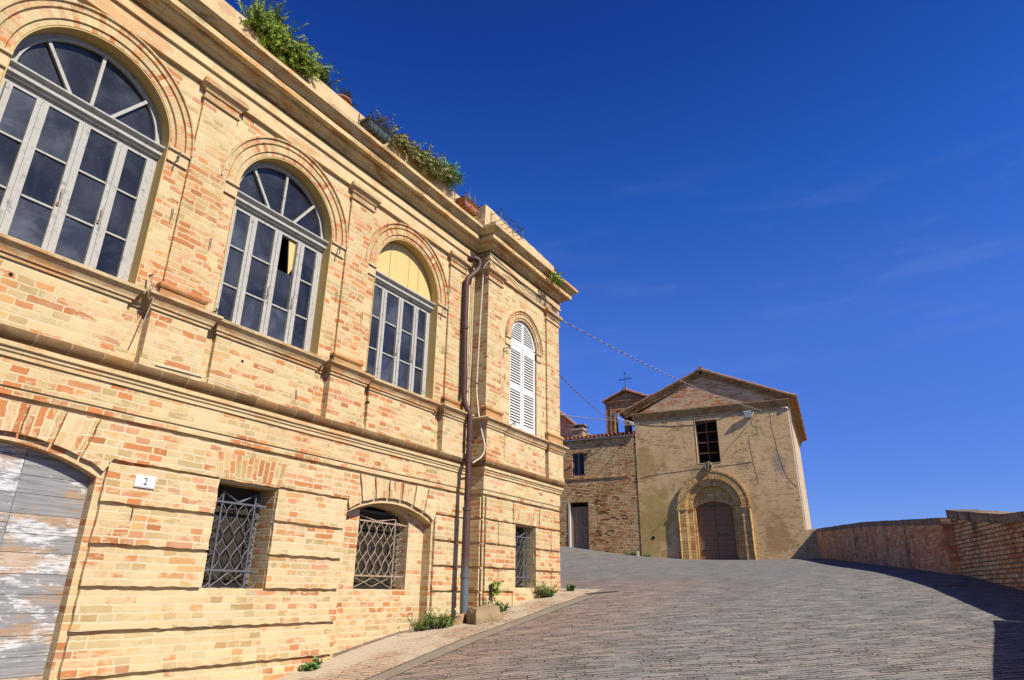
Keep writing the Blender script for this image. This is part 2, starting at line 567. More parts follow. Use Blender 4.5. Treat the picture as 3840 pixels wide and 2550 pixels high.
def stucco(name, base, blot, grime, amt=.8, gr=.6):
    n = N(name)
    uv = n.uv(); p = n.pos()
    a = n.noise(p, 3.0, 5, .65)
    col = n.mix(a, base, tuple(c * q for c, q in zip(base, (.88, .80, .66))))
    b1 = n.noise(n.vmath('MULTIPLY', uv, (2.6, 9.0, 1)), 1.0, 5, .68, dist=.6)
    b2 = n.noise(p, .9, 3, .6)
    m = n.step(n.math('ADD', b1, n.math('MULTIPLY', n.math('SUBTRACT', b2, .5), .5)), .495, .575)
    bc = n.mix(n.noise(p, 11, 4, .6), blot, tuple(c * q for c, q in zip(blot, (1.15, 1.35, 1.5))))
    col = n.mix(n.math('MULTIPLY', m, amt), col, bc)
    g = n.step(n.noise(n.vmath('MULTIPLY', p, (2.2, 5, 5)), 1.0, 6, .72), .46, .70)
    col = n.mix(n.math('MULTIPLY', g, gr), col, grime)
    x, y, _ = n.sep(uv)
    jx = n.math('ABSOLUTE', n.math('SUBTRACT', n.math('FRACT', n.math('DIVIDE', x, .31)), .5))
    jm = n.math('MULTIPLY', n.math('GREATER_THAN', jx, .488), n.step(n.noise(p, 5, 3), .45, .6))
    col = n.mix(n.math('MULTIPLY', jm, .5), col, grime)
    f = n.noise(p, 60, 5, .7)
    k = n.math('ADD', .84, n.math('MULTIPLY', f, .32))
    col = n.mix(1.0, col, n.comb(k, k, k), 'MULTIPLY')
    return n.done(col, .92, n.bump(n.math('ADD', n.math('MULTIPLY', a, .6), n.math('MULTIPLY', f, .5)), .45, .008), spec=.15)
M['cornice'] = stucco('stained_cornice_stucco', (.70, .555, .32), (.54, .24, .08), (.17, .125, .065), .9, .6)
M['mould'] = stucco('stained_moulding', (.64, .49, .29), (.47, .22, .085), (.15, .10, .05), .85, .55)
M['capital'] = stucco('stained_capital', (.62, .45, .26), (.48, .19, .065), (.16, .10, .05), .9, .5)
M['architrave'] = stucco('washed_architrave', (.71, .57, .335), (.58, .30, .13), (.32, .22, .12), .75, .35)
M['torus'] = brick_mat('round_moulding_brick', [(0, (.20, .115, .055)), (.5, (.25, .14, .06)), (1, (.30, .145, .055))], (.42, .31, .18), (.40, .29, .15), .3, w=.27, h=.6, split=.0, bump=.5, joint=.016)
M['plinth'] = brick_mat('orange_brick', [(0, OCHRE), (.3, (.55, .30, .11)), (.6, ORANGE), (1, RED)], (.50, .33, .17), (.6, .42, .2), .3, red=.12, bump=.5)
M['church'] = brick_mat('church_wall', [(0, (.52, .36, .20)), (.6, (.48, .31, .14)), (1, (.44, .22, .09))], (.36, .25, .14), (.80, .55, .285), .88, bump=.9, wash_bias=.07,
                        stain=(.50, .34, .12), stain_amt=.45, dark=(.22, .16, .09), dark_amt=.2, w=.27, h=.066, wash_scale=1.3, k=1.0, flecks=.75,
                        spots=((cw0(-6.55, 0, 3.0), 1.05, (.46, .33, .075), .75), (cw0(-6.9, 0, 2.0), .9, (.46, .31, .09), .6), (cw0(-2.0, 0, 2.1), .55, (.44, .24, .09), .7), (cw0(-1.6, 0, 4.9), .35, (.36, .30, .24), .6), (cw0(-7.0, 0, 5.2), .6, (.46, .28, .09), .6), (cw0(-4.2, 0, 1.5), 3.2, (.48, .32, .15), .3)))
M['house'] = brick_mat('house_brick', [(0, (.62, .44, .22)), (.5, (.58, .37, .17)), (.8, (.50, .25, .095)), (1, (.42, .17, .06))], (.10, .058, .026), (.60, .43, .23), .4, bump=.9,
                       missing=.085, dark=(.17, .095, .04), dark_amt=.5, joint=.017, w=.27, h=.066, wash_bias=-.04, k=1.0, flecks=.8)
M['portal'] = brick_mat('portal_brick', [(0, (.62, .43, .18)), (.5, (.54, .34, .12)), (1, (.46, .21, .07))], (.24, .14, .05), (.60, .42, .19), .3, bump=.6, w=.30, h=.11, split=.1, joint=.016, dark=(.16, .10, .04), dark_amt=.3, k=1.0)
M['eavebrick'] = brick_mat('eaves_brick', [(0, (.46, .30, .12)), (.5, (.40, .23, .09)), (1, (.34, .15, .06))], (.14, .08, .03), (.46, .32, .15), .35, bump=.6, w=.24, h=.075, split=.3, dark=(.09, .055, .025), dark_amt=.65, k=1.0)
M['tympanum'] = brick_mat('tympanum_brick', [(0, (.58, .43, .26)), (.5, (.55, .37, .2)), (.7, (.52, .20, .08)), (1, (.46, .15, .06))], (.5, .37, .23), (.60, .45, .29), .7, bump=.6, red=.06, w=.30, h=.07, split=.2, k=1.0)
M['gable'] = brick_mat('bell_gable_brick', [(0, (.44, .29, .14)), (.5, (.40, .22, .10)), (1, (.34, .14, .06))], (.15, .09, .045), (.42, .29, .14), .3, bump=.8, dark=(.07, .04, .022), dark_amt=.6, joint=.012, k=1.0)
M['garden_red'] = brick_mat('red_wall_brick', [(0, (.76, .46, .23)), (.4, (.74, .38, .18)), (.8, (.70, .28, .11)), (1, (.62, .21, .08))], (.46, .27, .14), (.72, .5, .28), .25, bump=.7,
                            dark=(.045, .034, .024), dark_amt=.85, split=.8, k=1.0)
M['garden_dark'] = brick_mat('dark_wall_brick', [(0, (.76, .55, .27)), (.4, (.72, .47, .21)), (.75, (.68, .31, .13)), (1, (.6, .21, .08))], (.13, .10, .07), (.56, .36, .2), .2, bump=.9,
                             dark=(.03, .024, .018), dark_amt=.95, split=.95, joint=.02, k=1.0)
M['coping'] = brick_mat('coping_brick', [(0, (.40, .30, .20)), (.5, (.34, .24, .15)), (1, (.22, .14, .09))], (.05, .04, .03), (.45, .36, .25), .25, bump=.9, w=.5, h=.065, split=0, dark=(.03, .024, .018), dark_amt=.7, joint=.018, k=1.0)

def simple(name, col, rough=.8, var=.25, scale=20, bump=.2, metal=0.0, spec=.3, col2=None, thr=(.5, .65), dist=.004, k=.77):
    n = N(name)
    p = n.pos()
    f = n.noise(p, scale, 5, .65)
    a = n.math('ADD', 1 - var / 2, n.math('MULTIPLY', f, var))
    c = n.mix(1.0, col, n.comb(a, a, a), 'MULTIPLY')
    if col2:
        c = n.mix(n.step(n.noise(p, scale * .6, 5, .7), thr[0], thr[1]), c, col2)
    return n.done(c, rough, n.bump(f, bump, dist), metal=metal, spec=spec, k=k)

M['plaster'] = simple('ochre_plaster', (.60, .42, .16), .9, .3, 6, .2)
M['cream_plaster'] = simple('cream_plaster', (.64, .48, .27), .9, .35, 5, .3, col2=(.50, .34, .18))
M['whitewood'] = simple('weathered_white_wood', (.44, .425, .38), .75, .45, 26, .4, col2=(.22, .20, .17), thr=(.54, .72))
M['oldwood'] = simple('old_grey_wood', (.17, .155, .13), .85, .4, 30, .3)
M['shutter'] = simple('white_shutter_paint', (.74, .73, .69), .55, .15, 14, .15, col2=(.52, .50, .46), thr=(.62, .8))
M['iron'] = simple('grey_painted_iron', (.115, .115, .125), .5, .3, 40, .15, spec=.4)
M['rust'] = simple('rusty_iron', (.33, .22, .13), .75, .5, 30, .3, col2=(.40, .33, .25), thr=(.45, .6))
M['hook'] = simple('dark_iron', (.085, .065, .05), .6, .3, 40, .2)
M['black_iron'] = simple('black_iron', (.015, .015, .017), .45, .2, 30, .1, spec=.5)
M['pipe'] = simple('brown_pipe_paint', (.095, .046, .036), .5, .4, 9, .12, spec=.25, col2=(.065, .034, .027), thr=(.5, .7))
M['pipe_low'] = simple('grey_cast_pipe', (.14, .17, .18), .5, .35, 10, .2, spec=.5, col2=(.10, .08, .07), thr=(.55, .7))
M['cable'] = simple('pale_cable', (.66, .57, .42), .6, .2, 20, .1)
M['cable_dark'] = simple('dark_cable', (.10, .085, .07), .6, .2, 20, .1)
M['twist'] = simple('twisted_cable', (.30, .25, .23), .6, .4, 60, .3)
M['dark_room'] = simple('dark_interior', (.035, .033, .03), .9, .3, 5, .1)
M['screen'] = simple('dark_mesh_screen', (.035, .026, .016), .8, .5, 160, .4)
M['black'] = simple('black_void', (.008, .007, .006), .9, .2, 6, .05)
M['terracotta'] = simple('terracotta', (.44, .15, .065), .7, .3, 14, .2, col2=(.36, .13, .07))
M['greypot'] = simple('grey_green_plastic', (.06, .075, .075), .5, .2, 12, .1)
M['soil'] = simple('soil', (.06, .045, .03), .95, .4, 40, .5)
M['stone'] = simple('porous_stone', (.33, .235, .13), .92, .45, 26, .8, col2=(.17, .115, .06), thr=(.58, .7), dist=.012)
M['smallstone'] = simple('pale_stone', (.44, .29, .16), .92, .3, 18, .5)
M['roof'] = simple('roof_tile_clay', (.38, .20, .11), .9, .45, 7, .4, col2=(.22, .15, .09), thr=(.52, .66))
M['roof_red'] = simple('red_roof_tile_clay', (.52, .20, .10), .9, .35, 6, .4, col2=(.36, .17, .09))
M['gutter_metal'] = simple('zinc', (.36, .37, .37), .45, .2, 12, .1, metal=.6)
M['white_plastic'] = simple('white_plastic', (.62, .63, .63), .4, .1, 8, .05)
M['white_pipe'] = simple('pale_metal_pipe', (.55, .53, .50), .4, .2, 12, .1, metal=.2)
M['medallion'] = simple('carved_stone', (.30, .24, .13), .9, .5, 30, .6)
M['chimney'] = brick_mat('chimney_brick', [(0, (.42, .36, .27)), (1, (.36, .27, .18))], (.3, .26, .2), (.45, .4, .32), .5, bump=.7)
M['sign_white'] = simple('enamel_white', (.80, .78, .76), .25, .06, 6, .02, spec=.5)
M['sign_black'] = simple('enamel_black', (.02, .025, .05), .3, .05, 6, .02)
M['stem'] = simple('brown_stem', (.11, .075, .045), .9, .3, 30, .3)

def leaf_mat(name, a, b, c):
    n = N(name)
    col = n.ramp(n.island(), [(0, a), (.5, b), (1, c)])
    return n.done(col, .55, None, spec=.3, k=1.0)
M['leaf'] = leaf_mat('green_leaf', (.07, .15, .015), (.17, .27, .025), (.40, .44, .05))
M['leaf_weed'] = leaf_mat('weed_leaf', (.035, .085, .012), (.075, .15, .02), (.17, .23, .035))
M['leaf_dark'] = leaf_mat('dark_green_leaf', (.04, .09, .018), (.08, .15, .03), (.15, .21, .04))
M['leaf_succ'] = leaf_mat('grey_green_leaf', (.10, .13, .03), (.20, .22, .06), (.36, .31, .12))
M['leaf_pine'] = leaf_mat('bright_needle', (.05, .15, .03), (.09, .24, .04), (.18, .34, .06))
M['leaf_red'] = leaf_mat('ruddy_leaf', (.09, .14, .03), (.20, .18, .04), (.36, .20, .10))
M['flower'] = leaf_mat('yellow_flower', (.75, .60, .05), (.8, .7, .2), (.8, .75, .5))
M['dry'] = leaf_mat('dry_stem', (.22, .16, .11), (.30, .22, .16), (.36, .28, .22))

def glass():
    n = N('dusty_dark_glass')
    p = n.pos()
    dirt = n.noise(p, 1.7, 6, .65, dist=.6)
    sm = n.step(n.noise(p, 5.0, 6, .75, dist=1.2), .56, .80)
    col = n.mix(n.step(dirt, .38, .72), (.022, .024, .030), (.070, .074, .082))
    col = n.mix(1.0, col, n.ramp(n.island(), [(0, (.55, .55, .6)), (.6, (1.0, 1.0, 1.0)), (1, (1.75, 1.8, 1.85))]), 'MULTIPLY')
    col = n.mix(n.math('MULTIPLY', sm, .34), col, (.15, .16, .17))
    sp = n.math('GREATER_THAN', n.white(n.vmath('FLOOR', n.vmath('MULTIPLY', p, (160, 1, 160))), 0), .9992)
    col = n.mix(n.math('MULTIPLY', sp, .3), col, (.4, .4, .4))
    ro = n.math('ADD', .06, n.math('MULTIPLY', dirt, .16))
    return n.done(col, ro, None, spec=.42)
M['glass'] = glass()

def wood_planks():
    n = N('weathered_planks')
    uv = n.uv(); p = n.pos()
    g = n.noise(n.vmath('MULTIPLY', uv, (3.0, 60, 1)), 1.0, 6, .7, dist=.5)
    isl = n.island()
    base = n.ramp(g, [(.25, (.13, .125, .125)), (.5, (.27, .262, .255)), (.75, (.40, .385, .365))])
    white = n.step(n.math('ADD', n.noise(n.vmath('MULTIPLY', uv, (3.2, 9, 1)), 1.0, 6, .75), n.math('MULTIPLY', n.math('SUBTRACT', isl, .5), .22)), .50, .58)
    white = n.math('MULTIPLY', white, n.step(n.noise(n.vmath('MULTIPLY', uv, (8, 70, 1)), 1.0, 4, .7), .38, .55))
    col = n.mix(white, base, (.66, .65, .63))
    tan = n.step(n.math('ADD', n.noise(n.vmath('MULTIPLY', n.vmath('ADD', uv, (4.3, 1.7, 0)), (2.0, 5.5, 1)), 1.0, 5, .7), n.math('MULTIPLY', n.math('SUBTRACT', isl, .5), .16)), .50, .62)
    tcol = n.mix(n.noise(uv, 9, 4), (.40, .19, .05), (.52, .33, .16))
    col = n.mix(n.math('MULTIPLY', tan, n.math('ADD', .30, n.math('MULTIPLY', g, .65))), col, tcol)
    crk = n.step(n.noise(n.vmath('MULTIPLY', uv, (5, 130, 1)), 1.0, 4, .8), .64, .72)
    col = n.mix(n.math('MULTIPLY', crk, .75), col, (.07, .06, .05))
    return n.done(col, .85, n.bump(n.math('SUBTRACT', g, n.math('MULTIPLY', crk, .6)), .6, .006))
M['planks'] = wood_planks()

def ply():
    n = N('yellow_plywood')
    p = n.pos()
    g = n.noise(n.vmath('MULTIPLY', p, (14, 14, 1.6)), 1.0, 5, .7, dist=1.5)
    col = n.ramp(g, [(.3, (.66, .44, .15)), (.55, (.72, .53, .22)), (.75, (.60, .36, .10))])
    return n.done(col, .7, n.bump(g, .15, .003))
M['ply'] = ply()

def door_wood(name, a, b):
    n = N(name)
    uv = n.uv()
    g = n.noise(n.vmath('MULTIPLY', uv, (4, 40, 1)), 1.0, 6, .7, dist=.4)
    col = n.mix(g, a, b)
    return n.done(col, .75, n.bump(g, .4, .005))
M['doorwood'] = door_wood('brown_door_wood', (.13, .07, .036), (.44, .245, .125))
M['housedoor'] = door_wood('grey_brown_door_wood', (.22, .145, .09), (.44, .30, .18))
M['housedoor_dark'] = door_wood('dark_brown_door_wood', (.05, .03, .025), (.11, .06, .045))

def paving(name, grey=1.0):
    n = N(name)
    p = n.pos()
    px, py, pz = n.sep(p)
    ca, sa = math.cos(R(-58)), math.sin(R(-58))
    wob = n.math('MULTIPLY', n.math('SUBTRACT', n.noise(p, .22, 2, .5), .5), .9)
    u = n.math('ADD', n.math('MULTIPLY', px, ca), n.math('MULTIPLY', py, sa))
    v = n.math('ADD', n.math('ADD', n.math('MULTIPLY', px, -sa), n.math('MULTIPLY', py, ca)), wob)
    wv = n.noise(p, 7, 3, .6, out=1)
    q = n.vmath('ADD', n.comb(u, v, 0.0), n.vmath('MULTIPLY', n.vmath('SUBTRACT', wv, (.5, .5, .5)), (.045, .03, 0)))
    x, y, _ = n.sep(q)
    h, w = .064, .27
    vy = n.math('DIVIDE', y, h); row = n.math('FLOOR', vy); fv = n.math('SUBTRACT', vy, row)
    cu = n.math('ADD', n.math('DIVIDE', x, w), n.math('MULTIPLY', n.white(row, 0, '1D'), 5.3))
    cell = n.math('FLOOR', cu); fu = n.math('SUBTRACT', cu, cell)
    rc = n.sep(n.white(n.comb(cell, row, .5), 1))
    du = n.math('MULTIPLY', n.math('MINIMUM', fu, n.math('SUBTRACT', 1, fu)), w)
    dv = n.math('MULTIPLY', n.math('MINIMUM', fv, n.math('SUBTRACT', 1, fv)), h)
    d = n.math('MINIMUM', du, dv)
    jn = n.noise(p, 16, 4, .7)
    jl = n.noise(n.vmath('MULTIPLY', n.comb(u, v, 0.0), (2.2, 9.0, 1)), 1.0, 4, .7)
    jw = n.math('MULTIPLY', n.step(jl, .40, .62), n.math('ADD', .008, n.math('MULTIPLY', jn, .040)))
    jw = n.math('ADD', jw, .0012)
    d = n.math('MINIMUM', n.math('MULTIPLY', du, 1.8), dv)
    mm = n.step(d, n.math('MULTIPLY', jw, .3), jw)
    key = n.math('ADD', rc[0], n.math('MULTIPLY', n.math('SUBTRACT', n.noise(p, .9, 3), .5), .8))
    gcol = n.ramp(key, [(0, (.195, .185, .170)), (.5, (.238, .224, .205)), (.85, (.268, .248, .222)), (1, (.315, .275, .235))])
    # the paving turns pink-brown where brick was used, near the kerb side and in the middle of the carriageway
    pk = n.noise(p, .28, 4, .6)
    near = n.step(n.math('ADD', py, n.math('MULTIPLY', n.math('SUBTRACT', pk, .5), 5.5)), 2.4, 5.2)
    near = n.math('MULTIPLY', near, n.step(px, 17.0, 10.0))
    pcol = n.ramp(key, [(0, (.27, .19, .14)), (.5, (.34, .22, .155)), (1, (.42, .23, .14))])
    col = n.mix(n.math('MULTIPLY', near, .62), gcol, pcol)
    col = n.mix(n.math('MULTIPLY', n.step(n.noise(p, .7, 5, .65), .5, .75), .35), col, (.34, .27, .215))
    fine = n.noise(p, 70, 4, .7)
    k = n.math('ADD', .78, n.math('MULTIPLY', fine, .44))
    col = n.mix(1.0, col, n.comb(k, k, k), 'MULTIPLY')
    col = n.mix(n.math('MULTIPLY', n.math('SUBTRACT', 1, mm), .85), col, (.06, .048, .036))
    # mortar crumbs and chips of pale stone lying about
    chip = n.math('MULTIPLY', n.step(n.vor(p, 13.0), .20, .12), n.math('GREATER_THAN', n.sep(n.vor(p, 13.0, 'F1', 'Color'))[0], .86))
    col = n.mix(chip, col, (.52, .45, .37))
    hgt = n.math('ADD', n.math('ADD', mm, n.math('MULTIPLY', rc[1], .5)), n.math('ADD', n.math('MULTIPLY', fine, .5), n.math('MULTIPLY', chip, 1.0)))
    return n.done(col, .85, n.bump(hgt, .85, .012), spec=.25)
M['street'] = paving('street_setts')

def pavement_mat():
    n = N('pavement_brick')
    p = n.pos()
    px, py, pz = n.sep(p)
    wv = n.noise(p, 6, 3, .6, out=1)
    q = n.vmath('ADD', p, n.vmath('MULTIPLY', n.vmath('SUBTRACT', wv, (.5, .5, .5)), (.05, .05, 0)))
    x, y, _ = n.sep(q)
    h, w = .07, .27
    vy = n.math('DIVIDE', x, h); row = n.math('FLOOR', vy); fv = n.math('SUBTRACT', vy, row)
    cu = n.math('ADD', n.math('DIVIDE', y, w), n.math('MULTIPLY', n.white(row, 0, '1D'), 5.3))
    cell = n.math('FLOOR', cu); fu = n.math('SUBTRACT', cu, cell)
    rc = n.sep(n.white(n.comb(cell, row, .5), 1))
    d = n.math('MINIMUM', n.math('MULTIPLY', n.math('MINIMUM', fu, n.math('SUBTRACT', 1, fu)), w), n.math('MULTIPLY', n.math('MINIMUM', fv, n.math('SUBTRACT', 1, fv)), h))
    jw = n.math('MULTIPLY', n.math('POWER', n.noise(p, 12, 4, .7), 2.0), .045)
    mm = n.step(d, n.math('MULTIPLY', jw, .3), jw)
    col = n.ramp(rc[0], [(0, (.43, .33, .225)), (.5, (.48, .35, .23)), (1, (.50, .30, .18))])
    mort = n.step(n.noise(p, 1.6, 5, .65), .43, .56)
    edge = n.step(n.math('ADD', py, n.math('MULTIPLY', n.noise(p, 3, 4), .3)), 5.55, 5.85)
    col = n.mix(n.math('SUBTRACT', 1, mm), col, (.17, .115, .075))
    col = n.mix(n.math('MAXIMUM', n.math('MULTIPLY', mort, .65), n.math('MULTIPLY', edge, .8)), col, (.56, .47, .34))
    col = n.mix(n.math('MULTIPLY', n.step(n.noise(p, 3.1, 5, .7), .55, .7), .5), col, (.17, .12, .08))
    fine = n.noise(p, 60, 4, .7)
    k = n.math('ADD', .8, n.math('MULTIPLY', fine, .4))
    col = n.mix(1.0, col, n.comb(k, k, k), 'MULTIPLY')
    return n.done(col, .9, n.bump(n.math('ADD', mm, n.math('MULTIPLY', fine, .6)), .6, .01), spec=.2)
M['pavement'] = pavement_mat()
M['gutter'] = simple('gutter_stone', (.24, .20, .145), .85, .4, 8, .4, col2=(.31, .24, .17))
M['terrain'] = simple('dry_grass_hill', (.16, .15, .07), .95, .5, .4, .3, col2=(.10, .12, .04))

# ------------------------------------------------------------------ ground
CP = [(-6, 6, -2.25), (-6, 0, -2.2), (-6, -3, -2.15), (0, 6, -1.58), (0, 0, -1.52), (0, -2, -1.5), (3, 6, -1.2), (3, 2, -1.15), (5.34, 6, -.852), (7.22, 6, -.50),
      (8.11, 6, -.434), (8.88, 5.74, -.28), (11.11, 5.74, .01), (6, 0, -.74), (9, 1, -.30), (9.4, -1.5, -.28), (6.5, -1.3, -.62), (12.6, -1.07, .09), (14.9, -.5, .36),
      (21, 1.6, .80), (27.9, 3.5, 1.28), (27.4, 7.2, 1.25), (27.0, 10.3, 1.42), (26.7, 13, 1.78), (26.4, 15, 2.0), (16, 4, .42), (16, 9, .50), (20, 12, 1.05), (20, 6, .72), (14, 12, .42),
      (32, 0, 1.3), (36, 6, 1.3), (36, 14, 1.9), (24, 18, 2.0), (14, -6, .2), (6, -6, -.7), (26, -4, 1.1)]
_P = np.array([c[:2] for c in CP], float); _Z = np.array([c[2] for c in CP], float)
def _U(r): return np.where(r > 1e-9, r * r * np.log(np.maximum(r, 1e-9)), 0.0)
_n = len(CP)
_K = _U(np.linalg.norm(_P[:, None] - _P[None], axis=2)) + np.eye(_n) * .6
_A = np.zeros((_n + 3, _n + 3)); _A[:_n, :_n] = _K; _A[:_n, _n] = 1; _A[:_n, _n + 1:] = _P; _A[_n, :_n] = 1; _A[_n + 1:, :_n] = _P.T
_S = np.linalg.solve(_A, np.concatenate([_Z, np.zeros(3)]))
def gz(x, y):
    r = np.hypot(_P[:, 0] - x, _P[:, 1] - y)
    return float(_U(r) @ _S[:_n] + _S[_n] + _S[_n + 1] * x + _S[_n + 2] * y)

def sheet(xs, yfun, ny, off, name, mat):
    mb = MB()
    rows = []
    for x in xs:
        y0, y1 = yfun(x)
        rows.append([(x, y0 + (y1 - y0) * j / ny) for j in range(ny + 1)])
    zz = [[gz(*p) + off for p in r] for r in rows]
    for i in range(len(rows) - 1):
        for j in range(ny):
            a, b, c, d = rows[i][j], rows[i + 1][j], rows[i + 1][j + 1], rows[i][j + 1]
            mb.face([(a[0], a[1], zz[i][j]), (b[0], b[1], zz[i + 1][j]), (c[0], c[1], zz[i + 1][j + 1]), (d[0], d[1], zz[i][j + 1])],
                    [a, b, c, d])
    o = obj(name, mb, mat, None, smooth=True)
    o['kind'] = 'structure'
    return o
xs = [-8 + .4 * i for i in range(120)]
sheet(xs, lambda x: (-3.2, 24.0), 68, 0.0, 'street', M['street'])
# gutter and pavement run along the foot of the building
gx = [-6 + .35 * i for i in range(51)]
GY = lambda x: 4.70 + .012 * x
sheet(gx, lambda x: (GY(x), GY(x) + .21), 1, .006, 'gutter', M['gutter'])
sheet(gx, lambda x: (GY(x) + .215, 6.02), 4, .010, 'pavement', M['pavement'])
# the hill falls away all round to a far plain
mb = MB()
NR, NA = 14, 48
def hz(r, a):
    return -1.0 - 9 * (1 - math.exp(-max(0, r - 26) / 30)) - (r / 60) * 1.2 + 1.5 * math.sin(3 * a) * min(1, r / 200)
rad = [0, 14, 22, 30, 40, 55, 80, 120, 200, 350, 600, 1000, 1800, 3500, 5000]
for i in range(len(rad) - 1):
    for k in range(NA):
        a0, a1 = 2 * math.pi * k / NA, 2 * math.pi * (k + 1) / NA
        q = []
        for rr, aa in ((rad[i], a0), (rad[i + 1], a0), (rad[i + 1], a1), (rad[i], a1)):
            q.append((18 + rr * math.cos(aa), 6 + rr * math.sin(aa), hz(rr, aa) - 2.6))
        mb.face(q if i else [q[0], q[1], q[2]])
o = obj('hills', mb, M['terrain'], None, smooth=True)
o['kind'] = 'structure'

# ------------------------------------------------------------------ the long brick building on the left
BY = 5.74                     # front plane of the corner bay
BX0, BX1 = 8.53, 11.06
palazzo = thing('brick_building', 'ochre brick building with tall arched windows and rusticated base on the left', 'building', (4.5, 6.0, gz(4.5, 6.0)))
W1, W2, W3 = 2.19, 4.475, 6.765
WINX = [W1, W2, W3]
RW = .728
ZS, ZSILL = 4.27, 2.66
PIL = [1.05, 3.365, 5.655, 7.945]
XL = -3.0

def arch_hole(cx, half, z0, zs, n=28):
    return [(cx - half, z0), (cx + half, z0)] + arc(cx, zs, half, 0, math.pi, n)
DC, AC = 2.19, 6.82           # centres of the street door and of the walled-up arch
def seg_hole(cx, half, z0, zs, rise, n=18):
    r = (half * half + rise * rise) / (2 * rise)
    a = math.asin(half / r)
    return [(cx - half, z0), (cx + half, z0)] + arc(cx, zs + rise - r, r, math.pi / 2 - a, math.pi / 2 + a, n)
ARC_R = (.80 ** 2 + .182 ** 2) / (2 * .182)

w = MB()
# upper storey
w.plate([(XL, 1.70), (BX0 + .01, 1.70), (BX0 + .01, 5.3), (XL, 5.3)], [arch_hole(c, RW, ZSILL, ZS) for c in WINX], 6.0, 6.34)
w.plate([(BX0, 1.70), (BX1, 1.70), (BX1, 5.3), (BX0, 5.3)], [arch_hole(9.75, .475, 2.62, 4.24)], BY, BY + .32)
w.box(BX0, BX0 + .3, BY + .32, 6.34, -1.2, 6.0)
# ground storey, at the depth of the grooves
w.plate([(XL, -2.6), (BX0 + .01, -2.6), (BX0 + .01, 1.42), (XL, 1.42)],
        [seg_hole(DC, .80, -2.0, .889, .182), [(4.15, .0), (4.885, .0), (4.885, 1.015), (4.15, 1.015)], seg_hole(AC, .84, -1.3, .889, .19)], 6.03, 6.36)
w.plate([(BX0 + .03, -1.2), (BX1, -1.2), (BX1, 1.42), (BX0 + .03, 1.42)], [[(9.50, .06), (10.17, .06), (10.17, 1.03), (9.50, 1.03)]], BY + .03, BY + .34)
# plain bands between the storeys
w.sweep([(.0, 1.70), (.018, 1.70), (.018, 1.475), (.004, 1.475), (.004, 1.412), (-.03, 1.412)][::-1], [(XL, 6.0), (BX0, 6.0), (BX0, BY), (BX1, BY), (BX1, 12.0)], step=.25, jit=.0015)
# shell behind
w.box(BX1 - .3, BX1, BY + .34, 12.0, -1.2, 6.0)
w.box(XL, BX1, 11.7, 12.0, -2.6, 6.0)
w.box(XL, XL + .3, 6.36, 11.7, -2.6, 6.0)
w.box(XL + .3, BX1 - .3, 6.36, 11.7, 5.4, 5.6)
w.box(XL + .3, BX1 - .3, 6.36, 11.7, 1.45, 1.6)
obj('wall', w, M['brick'], palazzo)

# rusticated blocks
b = MB()
GR = [1.05, .69, .345, .005, -.34, -.68, -1.02, -1.36, -1.7]
def block(poly, y=5.992, d=.044, uvf=None):
    b.plate(rough(poly, .07, .0065), [], y, y + d, uvf, back=False)
def courses(i):
    return GR[i] + .003, (GR[i - 1] - .029)
# top course with the fan of voussoirs over door and walled-up arch
def fan(cx, half_top, half):
    cz = -1.6
    aR = ARC_R + .062
    acz = 1.071 - ARC_R if abs(cx - DC) < .1 else 1.079 - ARC_R
    cuts = [-.70, -.42, -.14, .14, .42, .70]
    def low(x):
        t = (x) / (1.37 - cz)          # direction from the fan centre
        # find z on the arc
        z = 1.0
        for _ in range(30):
            xx = t * (z - cz)
            z = acz + math.sqrt(max(0, aR * aR - xx * xx))
        return (cx + t * (z - cz), z)
    g = .014
    for a, c in zip(cuts, cuts[1:]):
        p0, p1 = low(a + g), low(c - g)
        m = low((a + c) / 2)
        block([p0, m, p1, (cx + c - g, 1.372), (cx + a + g, 1.372)], uvf=lambda x, z, cx=cx: (z, (x - cx) / (z + 1.6) * 2.8))
    return low(-.70 - g), low(.70 + g)
lo, hi = fan(DC, .7, .8)
lo2, hi2 = fan(AC, .7, .84)
tipR = (DC + .83, .94); tipL2 = (AC - .83, .93); tipR2 = (AC + .835, .935); tipL = (DC - .83, .94)
block([hi, ((hi[0] + tipR[0]) / 2, (hi[1] + tipR[1]) / 2 + .012), tipR, (DC + .895, 1.05), (4.14, 1.05), (4.14, 1.035), (4.90, 1.035), (4.90, 1.05), (AC - .875, 1.05), tipL2, ((lo2[0] + tipL2[0]) / 2, (lo2[1] + tipL2[1]) / 2 + .012), lo2, (AC - .714, 1.372), (DC + .714, 1.372)])
block([hi2, ((hi2[0] + tipR2[0]) / 2, (hi2[1] + tipR2[1]) / 2 + .012), tipR2, (AC + .89, 1.05), (BX0 - .0, 1.05), (BX0, 1.372), (AC + .714, 1.372)])
block([(XL, 1.05), (DC - .895, 1.05), tipL, ((lo[0] + tipL[0]) / 2, (lo[1] + tipL[1]) / 2 + .012), lo, (DC - .714, 1.372), (XL, 1.372)])
for i in range(1, len(GR)):
    z0, z1 = courses(i)
    if i < len(GR) - 1:
        block([(XL, z0), (DC - .86, z0), (DC - .86, z1), (XL, z1)])
    if i <= 3:
        block([(DC + .86, z0), (4.15, z0), (4.15, z1), (DC + .86, z1)])
        block([(4.888, z0), (AC - .885, z0), (AC - .885, z1), (4.888, z1)])
        block([(AC + .885, z0), (BX0, z0), (BX0, z1), (AC + .885, z1)])
    elif i <= 6:
        block([(DC + .86, z0), (AC - .885, z0), (AC - .885, z1), (DC + .86, z1)])
        if i <= 5:
            block([(AC + .885, z0), (BX0, z0), (BX0, z1), (AC + .885, z1)])
    else:
        block([(DC + .86, z0), (5.6, z0), (5.6, z1), (DC + .86, z1)])
